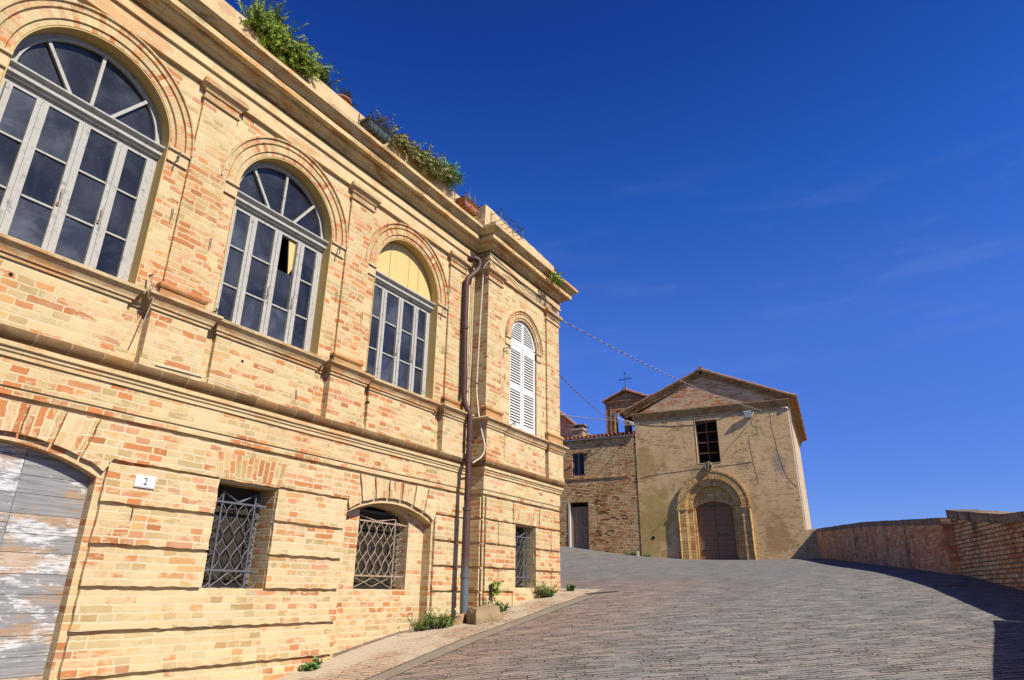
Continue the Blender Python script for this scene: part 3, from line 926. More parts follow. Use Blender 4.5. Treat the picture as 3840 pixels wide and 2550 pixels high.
obj('rusticated_base', b, M['brick_block'], palazzo)
b = MB()
# the corner bay: front blocks and the return
def bblock(x0, x1, z0, z1):
    b.plate(rough([(x0, z0), (x1, z0), (x1, z1), (x0, z1)], .07, .006), [], BY - .008, BY + .034, None, back=False)
for i in range(0, 6):
    z0, z1 = (1.05, 1.372) if i == 0 else courses(i)
    if i == 0:
        for a, c in ((BX0 + .09, 9.415), (9.435, 10.285), (10.305, BX1)):
            bblock(a, c, z0, z1)
    elif i <= 3:
        m1 = 8.985 if i % 2 else None
        segs = [(BX0 + .09, 8.975), (8.995, 9.50)] if i % 2 else [(BX0 + .09, 9.50)]
        segs += [(10.172, 10.72), (10.74, BX1)] if i % 2 else [(10.172, BX1)]
        for a, c in segs:
            bblock(a, c, z0, z1)
    else:
        for a, c in ((BX0 + .09, 9.40), (9.42, BX1)):
            bblock(a, c, z0, z1)
    # return face of the bay
    b.box(BX0, BX0 + .036, BY + .05, 6.0 + .03, z0 + .004, z1 - .004)
    b.box(BX0 + .03, BX0 + .07, BY + .012, BY + .045, z0 + .004, z1 - .004)
    b.box(BX1 - .03, BX1 + .012, BY + .012, 12.0, z0 + .004, z1 - .004)
obj('rusticated_base', b, M['brick_bay'], palazzo)

# flat arches of upright bricks over the barred windows
for (cx_, hw_, z0_, z1_, y_) in ((4.517, .40, 1.055, 1.30, 5.9895), (9.835, .36, 1.055, 1.25, BY - .0105)):
    lt = MB()
    lt.plate(rough([(cx_ - hw_, z0_), (cx_ + hw_, z0_), (cx_ + hw_ + .05, z1_), (cx_ - hw_ - .05, z1_)], .05, .008), [], y_, y_ + .01, lambda x, z, cx_=cx_: (z, (x - cx_) / (z + 1.2) * 2.3))
    obj('lintel', lt, M['brick_bay'], palazzo)
for (x_, z_) in ((1.93, 2.35), (4.15, 2.28), (6.1, 2.3)):
    hh = MB()
    hh.tube([(x_, 5.946, z_), (x_, 5.99, z_)], .016, 8)
    obj('putlog_hole', hh, M['black'], palazzo)

# walled-up arch infill
f = MB()
f.plate(seg_hole(AC, .845, -1.3, .889, .19), [[(6.35, .01), (7.33, .01), (7.33, .90), (7.25, .955), (7.0, 1.03), (6.75, 1.05), (6.5, 1.02), (6.35, .97)]], 6.17, 6.36)
obj('arch_infill', f, M['brick_block'], palazzo)
rd = brick_mat('footing_brick', pal, (.42, .30, .17), (.62, .46, .25), .3, red=.22, bump=.6)
f = MB()
f.plate(rough([(5.5, -1.0), (BX0, -1.0), (BX0, -.53), (8.0, -.47), (AC + .885, -.42), (AC + .84, -.42), (AC + .84, -1.0)], .12, .012), [], 5.985, 6.02)
obj('footing', f, rd, palazzo)

# string course with its round brick moulding
path = [(XL, 6.0), (BX0, 6.0), (BX0, BY), (BX1, BY), (BX1, 12.0)]
s1 = MB()
tor = [(.0, 1.926), (.106, 1.920), (.108, 1.906), (.105, 1.890), (.097, 1.870), (.084, 1.852), (.068, 1.836), (.052, 1.828), (.05, 1.816), (.0, 1.815)]
s1.sweep(tor[::-1], path, step=.28, jit=.002)
obj('round_moulding', s1, M['torus'], palazzo, smooth=True)
s2 = MB()
s2.sweep([(.0, 1.815), (.07, 1.814), (.07, 1.776), (.05, 1.768), (.05, 1.742), (.036, 1.732), (.036, 1.70), (.0, 1.70)][::-1], path, step=.3, jit=.0015)
s2.sweep([(.0, 2.005), (.022, 2.0), (.022, 1.931), (.0, 1.931)][::-1], path, step=.3, jit=.0015)
obj('string_course', s2, M['architrave'], palazzo)

# aprons, pedestals and the sill moulding that breaks round them
AP, PD = .05, .10
plan = [(XL, 6.0)]
items = []
for c in WINX: items.append((c - .675, c + .675, AP))
for c in PIL: items.append((c - .30, c + .30, PD))
items.sort()
for x0, x1, o_ in items:
    if x1 > BX0: x1 = BX0 - .03
    plan += [(x0, 6.0), (x0, 6.0 - o_), (x1, 6.0 - o_), (x1, 6.0)]
    ap = MB()
    ap.box(x0, x1, 6.0 - o_, 6.002, 1.926, 2.49)
    if o_ == PD:
        ap.box(x0 - .015, x1 + .015, 6.0 - o_ - .012, 6.002, 1.91, 1.99)
    obj('pedestal' if o_ == PD else 'apron', ap, M['brick'], palazzo)
plan += [(BX0, 6.0), (BX0, BY)]
bitems = [(BX0 - .06, 8.99, .08), (9.05, 10.45, .05), (10.53, BX1 + .05, .08)]
for x0, x1, o_ in bitems:
    ap = MB()
    ap.box(x0, x1, BY - o_, BY + .05, 1.926, 2.49)
    if o_ > .06:
        ap.box(x0 - .015, x1 + .015, BY - o_ - .012, BY + .05, 1.91, 1.99)
    if x0 < BX0:
        ap.box(BX0 - .06, BX0 + .01, BY + .05, 6.0, 1.926, 2.49)
    obj('pedestal' if o_ > .06 else 'apron', ap, M['brick'], palazzo)
def sillprof(z): return [(.0, z - .02), (.018, z - .02), (.018, z + .012), (.034, z + .016), (.034, z + .03), (.040, z + .045), (.055, z + .072), (.08, z + .095), (.09, z + .102), (.09, z + .128), (.0, z + .17)]
sl = MB()
sl.sweep(sillprof(2.49), plan[:-2] + [(BX0 - .07, 6.0)], step=.3, jit=.002)
bp = [(BX0 - .06, 6.0), (BX0 - .06, BY - .08), (8.99, BY - .08), (8.99, BY), (9.05, BY), (9.05, BY - .05), (10.45, BY - .05), (10.45, BY), (10.53, BY), (10.53, BY - .08), (BX1 + .05, BY - .08), (BX1 + .05, 12.0)]
sl.sweep(sillprof(2.455), bp, step=.3, jit=.002)
obj('sill_course', sl, M['mould'], palazzo, smooth=False)
for c in WINX:
    sc = MB()
    sc.box(c - RW, c + RW, 5.97, 6.2, 2.655, 2.672)
    obj('sill_slab', sc, M['cream_plaster'], palazzo)

# pilasters
def pilaster(x0, x1, y, right_corner=False, zs=(2.80, 5.06)):
    pr = .036
    p = MB()
    p.box(x0, x1, y - pr, y + .05, zs[0], zs[1] + .2)
    o = obj('pilaster', p, M['brick_red'], palazzo)
    pth = [(x0, y + .02), (x0, y - pr), (x1, y - pr), (x1, y + .02)]
    k = MB()
    z = zs[1]
    k.sweep([(.0, z), (.022, z), (.026, z + .02), (.018, z + .04), (.004, z + .045), (.004, z + .10), (.02, z + .103), (.024, z + .12), (.04, z + .145), (.066, z + .165), (.072, z + .17), (.072, z + .20), (.06, z + .205), (.06, z + .235), (.0, z + .24)], pth, step=0)
    obj('capital', k, M['capital'], o)
    k = MB()
    z = zs[0]
    k.sweep([(.0, z - .215), (.035, z - .215), (.035, z - .085), (.025, z - .08)] + [(.022 + .03 * math.cos(a), z - .04 + .036 * math.sin(a)) for a in [R(-80 + 32 * q) for q in range(6)]] + [(.0, z)], pth, step=0)
    obj('base', k, M['plinth'], o)
    return o
for c in PIL:
    pilaster(c - .212, c + .212, 6.0)
pilaster(BX0 - .045, 8.92, BY)
pilaster(10.58, BX1 + .03, BY)
# flank of the bay's left pilaster on the return
p = MB()
p.box(BX0 - .045, BX0 + .02, BY + .05, 6.0 - .002, 2.0, 5.1)
obj('return_pilaster', p, M['brick'], palazzo)

# arch surrounds
def surround(cx, r, zs, y, k=1.0, z0=None):
    a = MB()
    pr = [(r, -.02), (r, .012), (r + .045 * k, .012), (r + .05 * k, .002), (r + .058 * k, .028), (r + .14 * k, .028), (r + .145 * k, .012), (r + .155 * k, .012), (r + .16 * k, .036), (r + .172 * k, .036), (r + .176 * k, .028), (r + .215 * k, .03), (r + .222 * k, .05), (r + .24 * k, .05), (r + .24 * k, -.02)]
    a.ring(pr, cx, zs + .005, y, 0, math.pi, 44)
    o = obj('arch_surround', a, M['brick_arch'], palazzo)
    for sgn in (-1, 1):
        im = MB()
        x0, x1 = sorted((cx + sgn * r, cx + sgn * (r + .225 * k)))
        im.box(x0, x1, y - .012, y + .05, zs - .145, zs + .003)
        im.box(x0 - .008, x1 + .008, y - .035, y + .05, zs - .02, zs + .005)
        im.box(x0, x1, y - .022, y + .05, zs - .155, zs - .14)
        obj('impost', im, M['cream_plaster'], o)
for c in WINX:
    surround(c, RW, ZS, 6.0)
surround(9.75, .475, 4.235, BY, .75)
# plastered soffits of the arches and jambs
for c in WINX:
    so = MB()
    so.ring([(RW - .001, .008), (RW - .001, -.33), (RW - .012, -.33), (RW - .012, .008)], c, ZS, 6.0, 0, math.pi, 40, close=True)
    for sgn in (-1, 1):
        so.box(*sorted((c + sgn * (RW - .012), c + sgn * (RW - .001))), 5.992, 6.33, ZSILL + .012, ZS)
    obj('reveal', so, M['plaster'], palazzo)

# entablature: architrave, bed mouldings, corona and lip, all the way round the bay
cpath = [(XL, 6.0), (BX0, 6.0), (BX0, BY), (BX1, BY), (BX1, 12.0)]
ar = MB()
ar.sweep([(.0, 5.245), (.045, 5.245), (.045, 5.435), (.075, 5.44), (.075, 5.462), (.062, 5.468), (.062, 5.572), (.0, 5.576), (.0, 5.61)], cpath, step=.3, jit=.002)
obj('architrave', ar, M['architrave'], palazzo)
co = MB()
co.sweep([(.0, 5.612), (.085, 5.614), (.09, 5.635), (.102, 5.645), (.10, 5.655), (.135, 5.665), (.165, 5.69), (.172, 5.715), (.168, 5.722), (.238, 5.72), (.245, 5.726), (.245, 5.795)], cpath, step=.3, jit=.0025, caps=False)
co.sweep([(.205, 5.795), (.205, 5.816), (.258, 5.812), (.258, 5.824), (.27, 5.828), (.276, 5.840), (.295, 5.862), (.322, 5.880), (.336, 5.886), (.338, 5.896), (.350, 5.898), (.350, 5.952), (.335, 5.962), (.02, 6.05), (.0, 5.6)], cpath, step=.3, jit=.0025, caps=False)
obj('cornice', co, M['cornice'], palazzo)
pa = MB()
pa.box(XL, 8.34, 5.98, 6.28, 6.0, 6.50)
pa.plate(rough([(8.34, 6.0), (11.0, 6.0), (11.0, 6.34), (10.93, 6.40), (10.4, 6.44), (9.6, 6.465), (8.34, 6.49)], .14, .012), [], 5.72, 6.0)
pa.box(8.34, 11.0, 6.0, 6.28, 6.0, 6.30)
pa.box(XL, BX1, 6.28, 12.0, 6.0, 6.06)
obj('parapet', pa, M['cream_plaster'], palazzo)

# --------------------------- arched windows
def arched_window(cx, board=False, broken=False):
    y = 6.14
    fr = MB()
    zt0, zt1 = 4.15, 4.272
    t = .055
    # outer frame
    fr.box(cx - RW + .012, cx - RW + t + .012, y, y + .06, ZSILL + .012, zt0)
    fr.box(cx + RW - t - .012, cx + RW - .012, y, y + .06, ZSILL + .012, zt0)
    fr.box(cx - RW + t + .012, cx + RW - t - .012, y, y + .06, zt0 - .055, zt0)
    o = obj('window', fr, M['whitewood'], palazzo)
    tr = MB()
    tr.sweep([(.0, zt0), (.03, zt0), (.035, zt0 + .02), (.06, zt0 + .03), (.06, zt0 + .07), (.085, zt0 + .085), (.10, zt0 + .10), (.10, zt0 + .118), (.0, zt1)], [(cx - RW + .01, y), (cx + RW - .01, y)], step=.3, jit=.001)
    tr.box(cx - RW + .01, cx + RW - .01, y, y + .06, zt0, zt1)
    obj('transom', tr, M['whitewood'], o)
    # four casements
    mull = [cx - RW + .05, cx - .365, cx, cx + .355, cx + RW - .05]
    gl = MB()
    zb, ztop = ZSILL + .012, zt0 - .056
    for k in range(4):
        a, c = mull[k], mull[k + 1]
        cs = MB()
        st = .052
        l0 = a if k else a + .02
        r0 = c if k < 3 else c - .02
        cs.box(l0 + .002, l0 + st, y - .022, y + .03, zb, ztop)
        cs.box(r0 - st, r0 - .002, y - .022, y + .03, zb, ztop)
        cs.box(l0 + st, r0 - st, y - .005, y + .03, zb, zb + .012)
        H = ztop - zb
        for q in (1, 2):
            if broken and k == 2 and q == 2:
                continue
            zz = zb + H * (q / 3.0) + .0
            cs.box(l0 + st, r0 - st, y - .004, y + .02, zz - .009, zz + .009)
        if k in (0, 1, 2):
            cs.box(r0 - .012, r0 + .006, y - .034, y - .022, zb + .01, ztop - .03)
        obj('casement', cs, M['whitewood'], o)
        for q in range(3):
            z0 = zb + H * q / 3; z1 = zb + H * (q + 1) / 3
            if broken and k == 2 and q == 2:
                continue
            tilt = random.uniform(-.005, .005)
            gl.face([(l0 + st - .005, y + .012 + tilt, z0), (r0 - st + .005, y + .012 - tilt, z0), (r0 - st + .005, y + .012 - tilt, z1), (l0 + st - .005, y + .012 + tilt, z1)])
            gl.face([(r0 - st + .005, y + .016 - tilt, z0), (l0 + st - .005, y + .016 + tilt, z0), (l0 + st - .005, y + .016 + tilt, z1), (r0 - st + .005, y + .016 - tilt, z1)])
        hk = MB()
        if k in (1, 2):
            xk = r0 - .035
            hk.tube([(xk, y - .045, 3.20), (xk + .005, y - .05, 3.26), (xk, y - .045, 3.34)], .006, 5)
            hk.box(xk - .012, xk + .012, y - .036, y - .02, 3.18, 3.21)
            obj('latch', hk, M['rust'], o)
    if board:
        bd = MB()
        edges = [-.70, -.30, .13, .36, .70]
        for a, c in zip(edges, edges[1:]):
            poly = []
            n = 10
            for i in range(n + 1):
                x = a + .004 + (c - a - .008) * i / n
                poly.append((cx + x, ZS + .005 + math.sqrt(max(0.0, .70 ** 2 - x * x))))
            poly = [(cx + a + .004, ZS), (cx + c - .004, ZS)] + poly[::-1]
            bd.plate(poly, [], y - .01 + random.uniform(0, .004), y + .02)
        obj('plywood_board', bd, M['ply'], o)
    else:
        fl = MB()
        hub = (cx, 4.04)
        fl.ring([(RW - .013, .0), (RW - .013, -.06), (RW - .065, -.06), (RW - .065, .0)], cx, ZS, y, 0, math.pi, 36, close=True)
        fl.ring([(RW - .065, .02), (RW - .065, -.03), (RW - .085, -.03), (RW - .085, .02)], cx, ZS, y - .0, 0, math.pi, 36, close=True)
        for ang in (R(35), R(0), R(-35)):
            dx, dz = math.sin(ang), math.cos(ang)
            # length to the frame
            L = .2
            while math.hypot(hub[0] + dx * L - cx, hub[1] + dz * L - ZS) < RW - .075 or hub[1] + dz * L < ZS:
                L += .005
            l0 = (ZS - hub[1]) / dz
            fl.bar((hub[0] + dx * l0, y - .01, hub[1] + dz * l0), (hub[0] + dx * L, y - .01, hub[1] + dz * L), .032, .03, up=(0, 1, 0))
        obj('fanlight', fl, M['whitewood'], o)
        n = 30
        pts = arc(cx, ZS, RW - .07, 0, math.pi, n)
        gl.face([(p[0], y + .012, p[1]) for p in pts])
        gl.face([(p[0], y + .016, p[1]) for p in pts][::-1])
    obj('pane', gl, M['glass'], o)
    if broken:
        wd = MB()
        wd.plate([(cx + .20, 4.085), (cx + .315, 4.085), (cx + .315, 3.74), (cx + .255, 3.62)], [], y + .03, y + .05)
        obj('wooden_wedge', wd, M['ply'], o)
        sh = MB()
        sh.plate([(cx + .30, ZSILL + .012), (cx + .42, ZSILL + .012), (cx + .31, ZSILL + .11)], [], y - .03, y - .026)
        obj('broken_glass', sh, M['sign_white'], o)
    return o
arched_window(W1)
arched_window(W2, broken=True)
arched_window(W3, board=True)

# dark rooms behind the openings keep daylight out of the panes
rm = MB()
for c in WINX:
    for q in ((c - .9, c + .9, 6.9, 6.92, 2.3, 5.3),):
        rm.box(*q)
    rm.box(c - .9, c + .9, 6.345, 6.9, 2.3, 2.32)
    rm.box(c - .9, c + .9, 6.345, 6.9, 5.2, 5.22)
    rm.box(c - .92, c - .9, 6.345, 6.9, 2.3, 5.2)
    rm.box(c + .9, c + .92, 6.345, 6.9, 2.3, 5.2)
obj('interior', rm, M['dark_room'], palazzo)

# --------------------------- louvred shutters of the bay window
def shutters():
    cx, r, z0, zs, y = 9.75, .475, 2.62, 4.24, BY + .03
    o = None
    for sgn in (-1, 1):
        lf = MB()
        x0, x1 = sorted((cx + sgn * .008, cx + sgn * (r - .01)))
        st = .055
        lf.box(x0, x0 + st, y, y + .04, z0, zs - .06)
        lf.box(x1 - st, x1, y, y + .04, z0, zs - .06)
        for za, zb in ((z0, z0 + .10), (3.33, 3.43), (zs - .16, zs - .06)):
            lf.box(x0 + st, x1 - st, y + .002, y + .04, za, zb)
        for za, zb in ((z0 + .10, 3.33), (3.43, zs - .16)):
            nn = int((zb - za) / .048)
            for k in range(nn):
                zc = za + (zb - za) * (k + .5) / nn
                lf.obox(Matrix.Translation(((x0 + x1) / 2, y + .02, zc)) @ Matrix.Rotation(R(58), 4, 'X'), (x1 - x0) / 2 - st, .0205, .004)
        obj('shutter', lf, M['shutter'], palazzo)
    tp = MB()
    tp.ring([(r - .006, .0), (r - .006, -.04), (r - .06, -.04), (r - .06, .0)], cx, zs, y, 0, math.pi, 30, close=True)
    tp.box(cx - r + .006, cx + r - .006, y, y + .04, zs - .055, zs + .03)
    tp.box(cx - .035, cx + .035, y - .003, y + .04, zs + .03, zs + r - .05)
    for k in range(9):
        zc = zs + .055 + k * .044
        hw = math.sqrt(max(0, (r - .055) ** 2 - (zc - zs) ** 2))
        if hw < .08: continue
        for sgn in (-1, 1):
            a, c = .035, hw
            tp.obox(Matrix.Translation((cx + sgn * (a + c) / 2, y + .02, zc)) @ Matrix.Rotation(R(58), 4, 'X'), (c - a) / 2, .019, .004)
    obj('shutter_top', tp, M['shutter'], palazzo)
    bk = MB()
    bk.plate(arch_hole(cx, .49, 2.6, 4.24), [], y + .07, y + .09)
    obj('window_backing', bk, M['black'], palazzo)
shutters()

# --------------------------- street door of weathered planks
dr = MB()
yd = 6.13
z = -2.0
k = 0
def topz(x):
    return 1.071 - ARC_R + math.sqrt(ARC_R ** 2 - (x - DC) ** 2)
split = 2.46
while z < 1.08:
    hgt = .150 + .008 * ((k * 7) % 3 - 1)
    for (a, c) in ((DC - .82, split - .002), (split + .002, DC + .82)):
        zz1 = z + hgt - .004
        if (a < split and k % 2 == 0):
            pieces = [(z, z + hgt / 2 - .002), (z + hgt / 2 + .002, zz1)] if k % 4 == 0 else [(z, zz1)]
        else:
            pieces = [(z, zz1)]
        for q0, q1 in pieces:
            o_ = random.uniform(-.003, .003)
            dr.box(a, c, yd + o_, yd + .05, q0, q1)
    z += hgt
    k += 1
dr.box(DC - .82, DC + .82, yd + .04, yd + .06, -2.0, 1.1)
obj('door', dr, M['planks'], palazzo)

# --------------------------- barred ground-floor windows
def barred(cx, x0, x1, z0, z1, y, mat, lights=3, half=.2, wavep=.097, cagey=None, zt=None):
    yw = y + .14
    fr = MB()
    fr.box(x0 - .02, x0 + .05, yw, yw + .06, z0, z1)
    fr.box(x1 - .05, x1 + .02, yw, yw + .06, z0, z1)
    fr.box(x0 + .05, x1 - .05, yw, yw + .06, z0, z0 + .06)
    fr.box((x0 + x1) / 2 - .03, (x0 + x1) / 2 + .03, yw - .01, yw + .05, z0 + .06, z1)
    fr.box(x0 + .05, x1 - .05, yw, yw + .06, z1 - .06, z1 + .02)
    o = obj('barred_window', fr, M['oldwood'], palazzo)
    sc_ = MB()
    sc_.box(x0 + .03, x1 - .06, yw - .03, yw - .02, z0 + .07, z1 - .02)
    obj('insect_screen', sc_, M['screen'], o)
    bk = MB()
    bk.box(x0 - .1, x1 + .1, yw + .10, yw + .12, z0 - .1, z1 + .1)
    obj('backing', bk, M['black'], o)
    g = MB()
    zt = zt or (z0 + (z1 - z0) * .82)
    zb = z0 + (z1 - z0) * .165
    L, Rr = cx - half, cx + half
    t = .016
    for x in (L, Rr):
        g.box(x - t / 2, x + t / 2, y - .008, y + .008, z0 + .01, z1 - .07)
    for zz in (zt, zb):
        g.box(x0 + .015, x1 - .02, y - .012, y + .004, zz - .010, zz + .010)
    # wavy lattice rods
    n = max(2, int(round((Rr - L) / wavep)))
    wl = (Rr - L) / n
    for kx in range(n + 1):
        for ph in (0, 1):
            pts = []
            for i in range(41):
                tt = i / 40
                zz = zb + (zt - zb) * tt
                off = math.sin(tt * math.pi * 3) * wl * .5 * (1 if ph else -1)
                x = L + kx * wl + off
                x = min(max(x, L - .004), Rr + .004) if kx in (0, n) else x
                pts.append((x, y + (.004 if ph else -.004), zz))
            g.tube(pts, .006, 6)
    # crossed braces above and below
    for za, zb2 in ((zt, z1 - .07), (z0 + .01, zb)):
        g.tube([(L, y, za), (cx, y, zb2 if za == zt else zb2 - .02), (Rr, y, za)] if za != zt else [(L, y, zb2), (cx, y, za + .005), (Rr, y, zb2)], .006, 5)
        g.tube([(L, y + .012, zb2 - .01), ((L + Rr) / 2, y + .012, za + .02), (Rr, y + .012, zb2 - .01)], .006, 5)
    # scrolls and a bowed lattice at the sides
    for sx, e in ((L, x0 + .02), (Rr, x1 - .02)):
        mx_ = (sx + e) / 2
        rr = abs(e - sx) / 2
        g.tube([(mx_ + rr * math.cos(a), y, zb - .012 - rr + rr * math.sin(a)) for a in [2 * math.pi * i / 16 for i in range(17)]], .007, 5)
        s_ = 1 if e > sx else -1
        g.tube([(e - s_ * .005, y, zt), (sx + s_ * .02, y + .02, zt + .03), (sx + s_ * .008, y, zt + .09)], .007, 5)
        zz = zb
        m = 4
        for i in range(m):
            za, zc = zb + (zt - zb) * i / m, zb + (zt - zb) * (i + 1) / m
            zm = (za + zc) / 2
            bow = (i % 2 == 0)
            g.tube([(sx, y + .01, za), (e - s_ * .01, y + .05, zm), (sx, y + .01, zc)], .006, 5)
            g.tube([(e, y + .06, za), (sx + s_ * .01, y + .03, zm), (e, y + .06, zc)], .005, 5)
    obj('grille', g, mat, o)
    return o
barred(4.515, 4.15, 4.885, .0, 1.015, 6.13, M['iron'], half=.2, wavep=.133)
barred(6.72, 6.36, 7.33, .01, .98, 6.20, M['rust'], half=.36, wavep=.144, zt=.84)
barred(9.835, 9.50, 10.17, .06, 1.03, BY + .10, M['iron'], half=.20, wavep=.133)

# --------------------------- downpipe
dp = MB()
X0, Yp = 8.33, 5.88
def bend(pts, k=6):
    """round the corners of a polyline"""
    P = [Vector(p) for p in pts]
    out = [P[0]]
    for i in range(1, len(P) - 1):
        a, b_, c = P[i - 1], P[i], P[i + 1]
        d0 = min(.09, (a - b_).length * .45); d1 = min(.09, (c - b_).length * .45)
        s_ = b_ + (a - b_).normalized() * d0; e_ = b_ + (c - b_).normalized() * d1
        for j in range(k + 1):
            t = j / k
            out.append(s_ * (1 - t) ** 2 + b_ * 2 * t * (1 - t) + e_ * t * t)
    out.append(P[-1])
    return out
pts = bend([(8.20, 6.03, 5.36), (8.22, 5.88, 5.40), (8.34, 5.80, 5.38), (8.33, 5.82, 5.20), (8.09, 5.89, 4.93), (8.09, 5.89, 4.2), (8.125, 5.88, 2.80), (8.20, 5.80, 2.58), (8.20, 5.80, 1.15)])
dp.tube(pts, .046, 14)
for zc in (4.05, 2.95, 2.2, 1.86, 1.3):
    y_ = 5.885 if zc > 2.7 else 5.80
    x_ = 8.095 if zc > 3.5 else (8.12 if zc > 2.7 else 8.20)
    dp.tube([(x_, y_, zc - .03), (x_, y_, zc + .03)], .052, 14)
dpo = obj('downpipe', dp, M['pipe'], palazzo, smooth=True)
dl = MB()
dl.tube([(8.20, 5.80, 1.16), (8.20, 5.80, .3), (8.215, 5.80, -.46)], [.056, .058, .06], 14)
dl.tube([(8.20, 5.80, 1.12), (8.20, 5.80, 1.17)], .064, 14)
dl.tube([(8.20, 5.80, .18), (8.20, 5.80, .23)], .066, 14)
lowpipe = N('pipe_brown_to_grey')
pz = lowpipe.sep(lowpipe.pos())[2]
cc = lowpipe.mix(lowpipe.step(lowpipe.math('ADD', pz, lowpipe.math('MULTIPLY', lowpipe.noise(lowpipe.pos(), 6, 4), .3)), .30, .62), (.12, .15, .155), (.095, .046, .036))
obj('lower_pipe', dl, lowpipe.done(cc, .45, None, spec=.5), dpo, smooth=True)
for zc in (3.2, 2.3, 1.55):
    br = MB()
    br.tube([(8.20 if zc < 2.6 else 8.11, 5.85, zc), (8.50, 5.86, zc - .02)], .008, 6)
    obj('bracket', br, M['hook'], dpo)

# --------------------------- cables clipped to the building
cb = MB()
def sag(a, b_, s_, n=24, wob=0.0):
    a, b_ = Vector(a), Vector(b_)
    return [a.lerp(b_, i / n) - Vector((0, 0, s_ * 4 * (i / n) * (1 - i / n))) + Vector((0, 0, random.uniform(-wob, wob))) for i in range(n + 1)]
cb.tube(bend([(8.62, 5.655, 5.30), (8.46, 5.66, 5.42), (8.43, 5.78, 5.30), (8.45, 5.83, 4.42), (8.46, 5.87, 3.35), (8.455, 5.87, 3.04), (8.42, 5.76, 2.48), (8.43, 5.65, 2.11), (8.40, 5.68, 1.95), (8.22, 5.74, 1.83)]), .0125, 6)
cb.tube(bend([(8.43, 5.93, 5.52), (8.44, 5.93, 5.39), (8.37, 5.93, 5.17), (8.37, 5.94, 4.13), (8.37, 5.94, 3.65), (8.34, 5.94, 2.72)]), .009, 6)
obj('cable', cb, M['cable'], palazzo)
cb = MB()
cb.tube([(8.44, 5.95, 5.50), (8.45, 5.68, 5.54), (8.75, 5.66, 5.50), (9.3, 5.67, 5.44), (9.9, 5.67, 5.40), (10.6, 5.67, 5.46), (11.02, 5.66, 5.40)], .009, 6)
cb.tube([(8.6, 5.67, 5.26), (9.1, 5.675, 5.36), (9.6, 5.66, 5.30), (10.2, 5.67, 5.33), (10.9, 5.665, 5.36)], .007, 6)
for i in range(7):
    x = 10.72 + i * .035
    cb.tube([(x, 5.66, 5.40), (x + .02, 5.645, 5.25), (x - .01, 5.655, 5.12 + .03 * (i % 3))], .005, 5)
cb.tube([(8.41, 5.95, 5.0), (8.42, 5.96, 4.1), (8.41, 5.965, 3.2), (8.42, 5.95, 2.7)], .007, 5)
obj('dark_cable', cb, M['cable_dark'], palazzo)
# loop of old wire hanging at the first pedestal
cb = MB()
cb.tube([(3.00, 5.88, 2.80), (2.98, 5.86, 2.72), (3.03, 5.85, 2.60), (2.99, 5.84, 2.52), (2.96, 5.85, 2.62), (3.0, 5.85, 2.70), (3.04, 5.85, 2.66), (3.02, 5.84, 2.5), (2.99, 5.85, 2.30), (2.97, 5.86, 2.18)], .006, 5)
cb.tube([(3.0, 5.88, 2.80), (3.0, 5.96, 2.80)], .01, 6)
obj('wire_loop', cb, M['rust'], palazzo)
cb = MB()
cb.tube([(3.2, 5.88, 1.945), (3.6, 5.875, 1.96), (4.1, 5.90, 1.95), (4.5, 5.93, 1.94)], .006, 5)
obj('wall_cable', cb, M['cable'], palazzo)
# iron shutter hooks and stays
def hook(x, y, z, kind=0):
    h = MB()
    if kind == 0:
        h.tube([(x, y + .02, z), (x, y - .07, z), (x - .02, y - .08, z + .02), (x - .025, y - .08, z - .10)], .008, 6)
    elif kind == 1:
        h.tube([(x, y + .02, z + .05), (x + .004, y - .018, z + .05), (x + .008, y - .02, z - .04), (x + .004, y - .025, z - .06)], .0045, 6)
    else:
        h.tube([(x, y + .02, z), (x + .02, y - .06, z + .01), (x + .10, y - .07, z + .05)], .008, 6)
        h.tube([(x + .10 + .028 * (1 - math.cos(a)), y - .07, z + .05 + .028 * math.sin(a)) for a in [2 * math.pi * i / 12 for i in range(13)]], .007, 5)
        h.tube([(x + .005, y - .02, z), (x + .005, y - .02, z - .16)], .006, 5)
    obj('shutter_hook', h, M['hook'], palazzo)
for c in WINX:
    hook(c + RW + .10, 5.99, 4.20, 0)
    if c != W1:
        hook(c - RW - .02, 5.97, 2.70, 0)
        hook(c - RW - .22, 5.955, 3.42, 1)
        hook(c + RW + .20, 5.99, 2.73, 0)
    hook(c + RW + .17, 5.99, 3.55, 1)
hook(9.03, BY, 3.95, 2); hook(9.08, BY, 3.45, 1); hook(9.20, BY, 2.62, 2); hook(10.45, BY, 3.1, 1); hook(10.30, BY, 2.62, 0)
hook(3.33, 6.0, .62, 1); hook(4.9, 5.95, 2.1, 1)

# enamel number plate
npl = thing('house_number_plate', 'small white enamel house number 2 plate between door and barred window', 'sign', (3.392, 5.99, .893))
m_ = MB()
m_.plate(rough([(3.298, .842), (3.486, .842), (3.486, .948), (3.298, .948)], 1, 0), [], 5.978, 5.999)
m_.plate([(3.306, .850), (3.478, .850), (3.478, .940), (3.306, .940)], [], 5.974, 5.979)
obj('plate', m_, M['sign_white'], npl)
try:
    fc = bpy.data.curves.new('digit', 'FONT')
    fc.body = '2'
    fc.size = .092
    fc.extrude = .001
    fc.align_x = 'CENTER'; fc.align_y = 'CENTER'
    fo = bpy.data.objects.new('digit', fc)
    link(fo)
    bpy.context.view_layer.update()
    me = bpy.data.meshes.new_from_object(fo.evaluated_get(bpy.context.evaluated_depsgraph_get()))
    bpy.data.objects.remove(fo)
    m_ = MB()
    for p in me.polygons:
        m_.face([(3.392 + me.vertices[i].co.x * .85, 5.9725 - me.vertices[i].co.z, .895 + me.vertices[i].co.y) for i in p.vertices])
    obj('digit', m_, M['sign_black'], npl)
except Exception as ex:
    print('digit', ex)

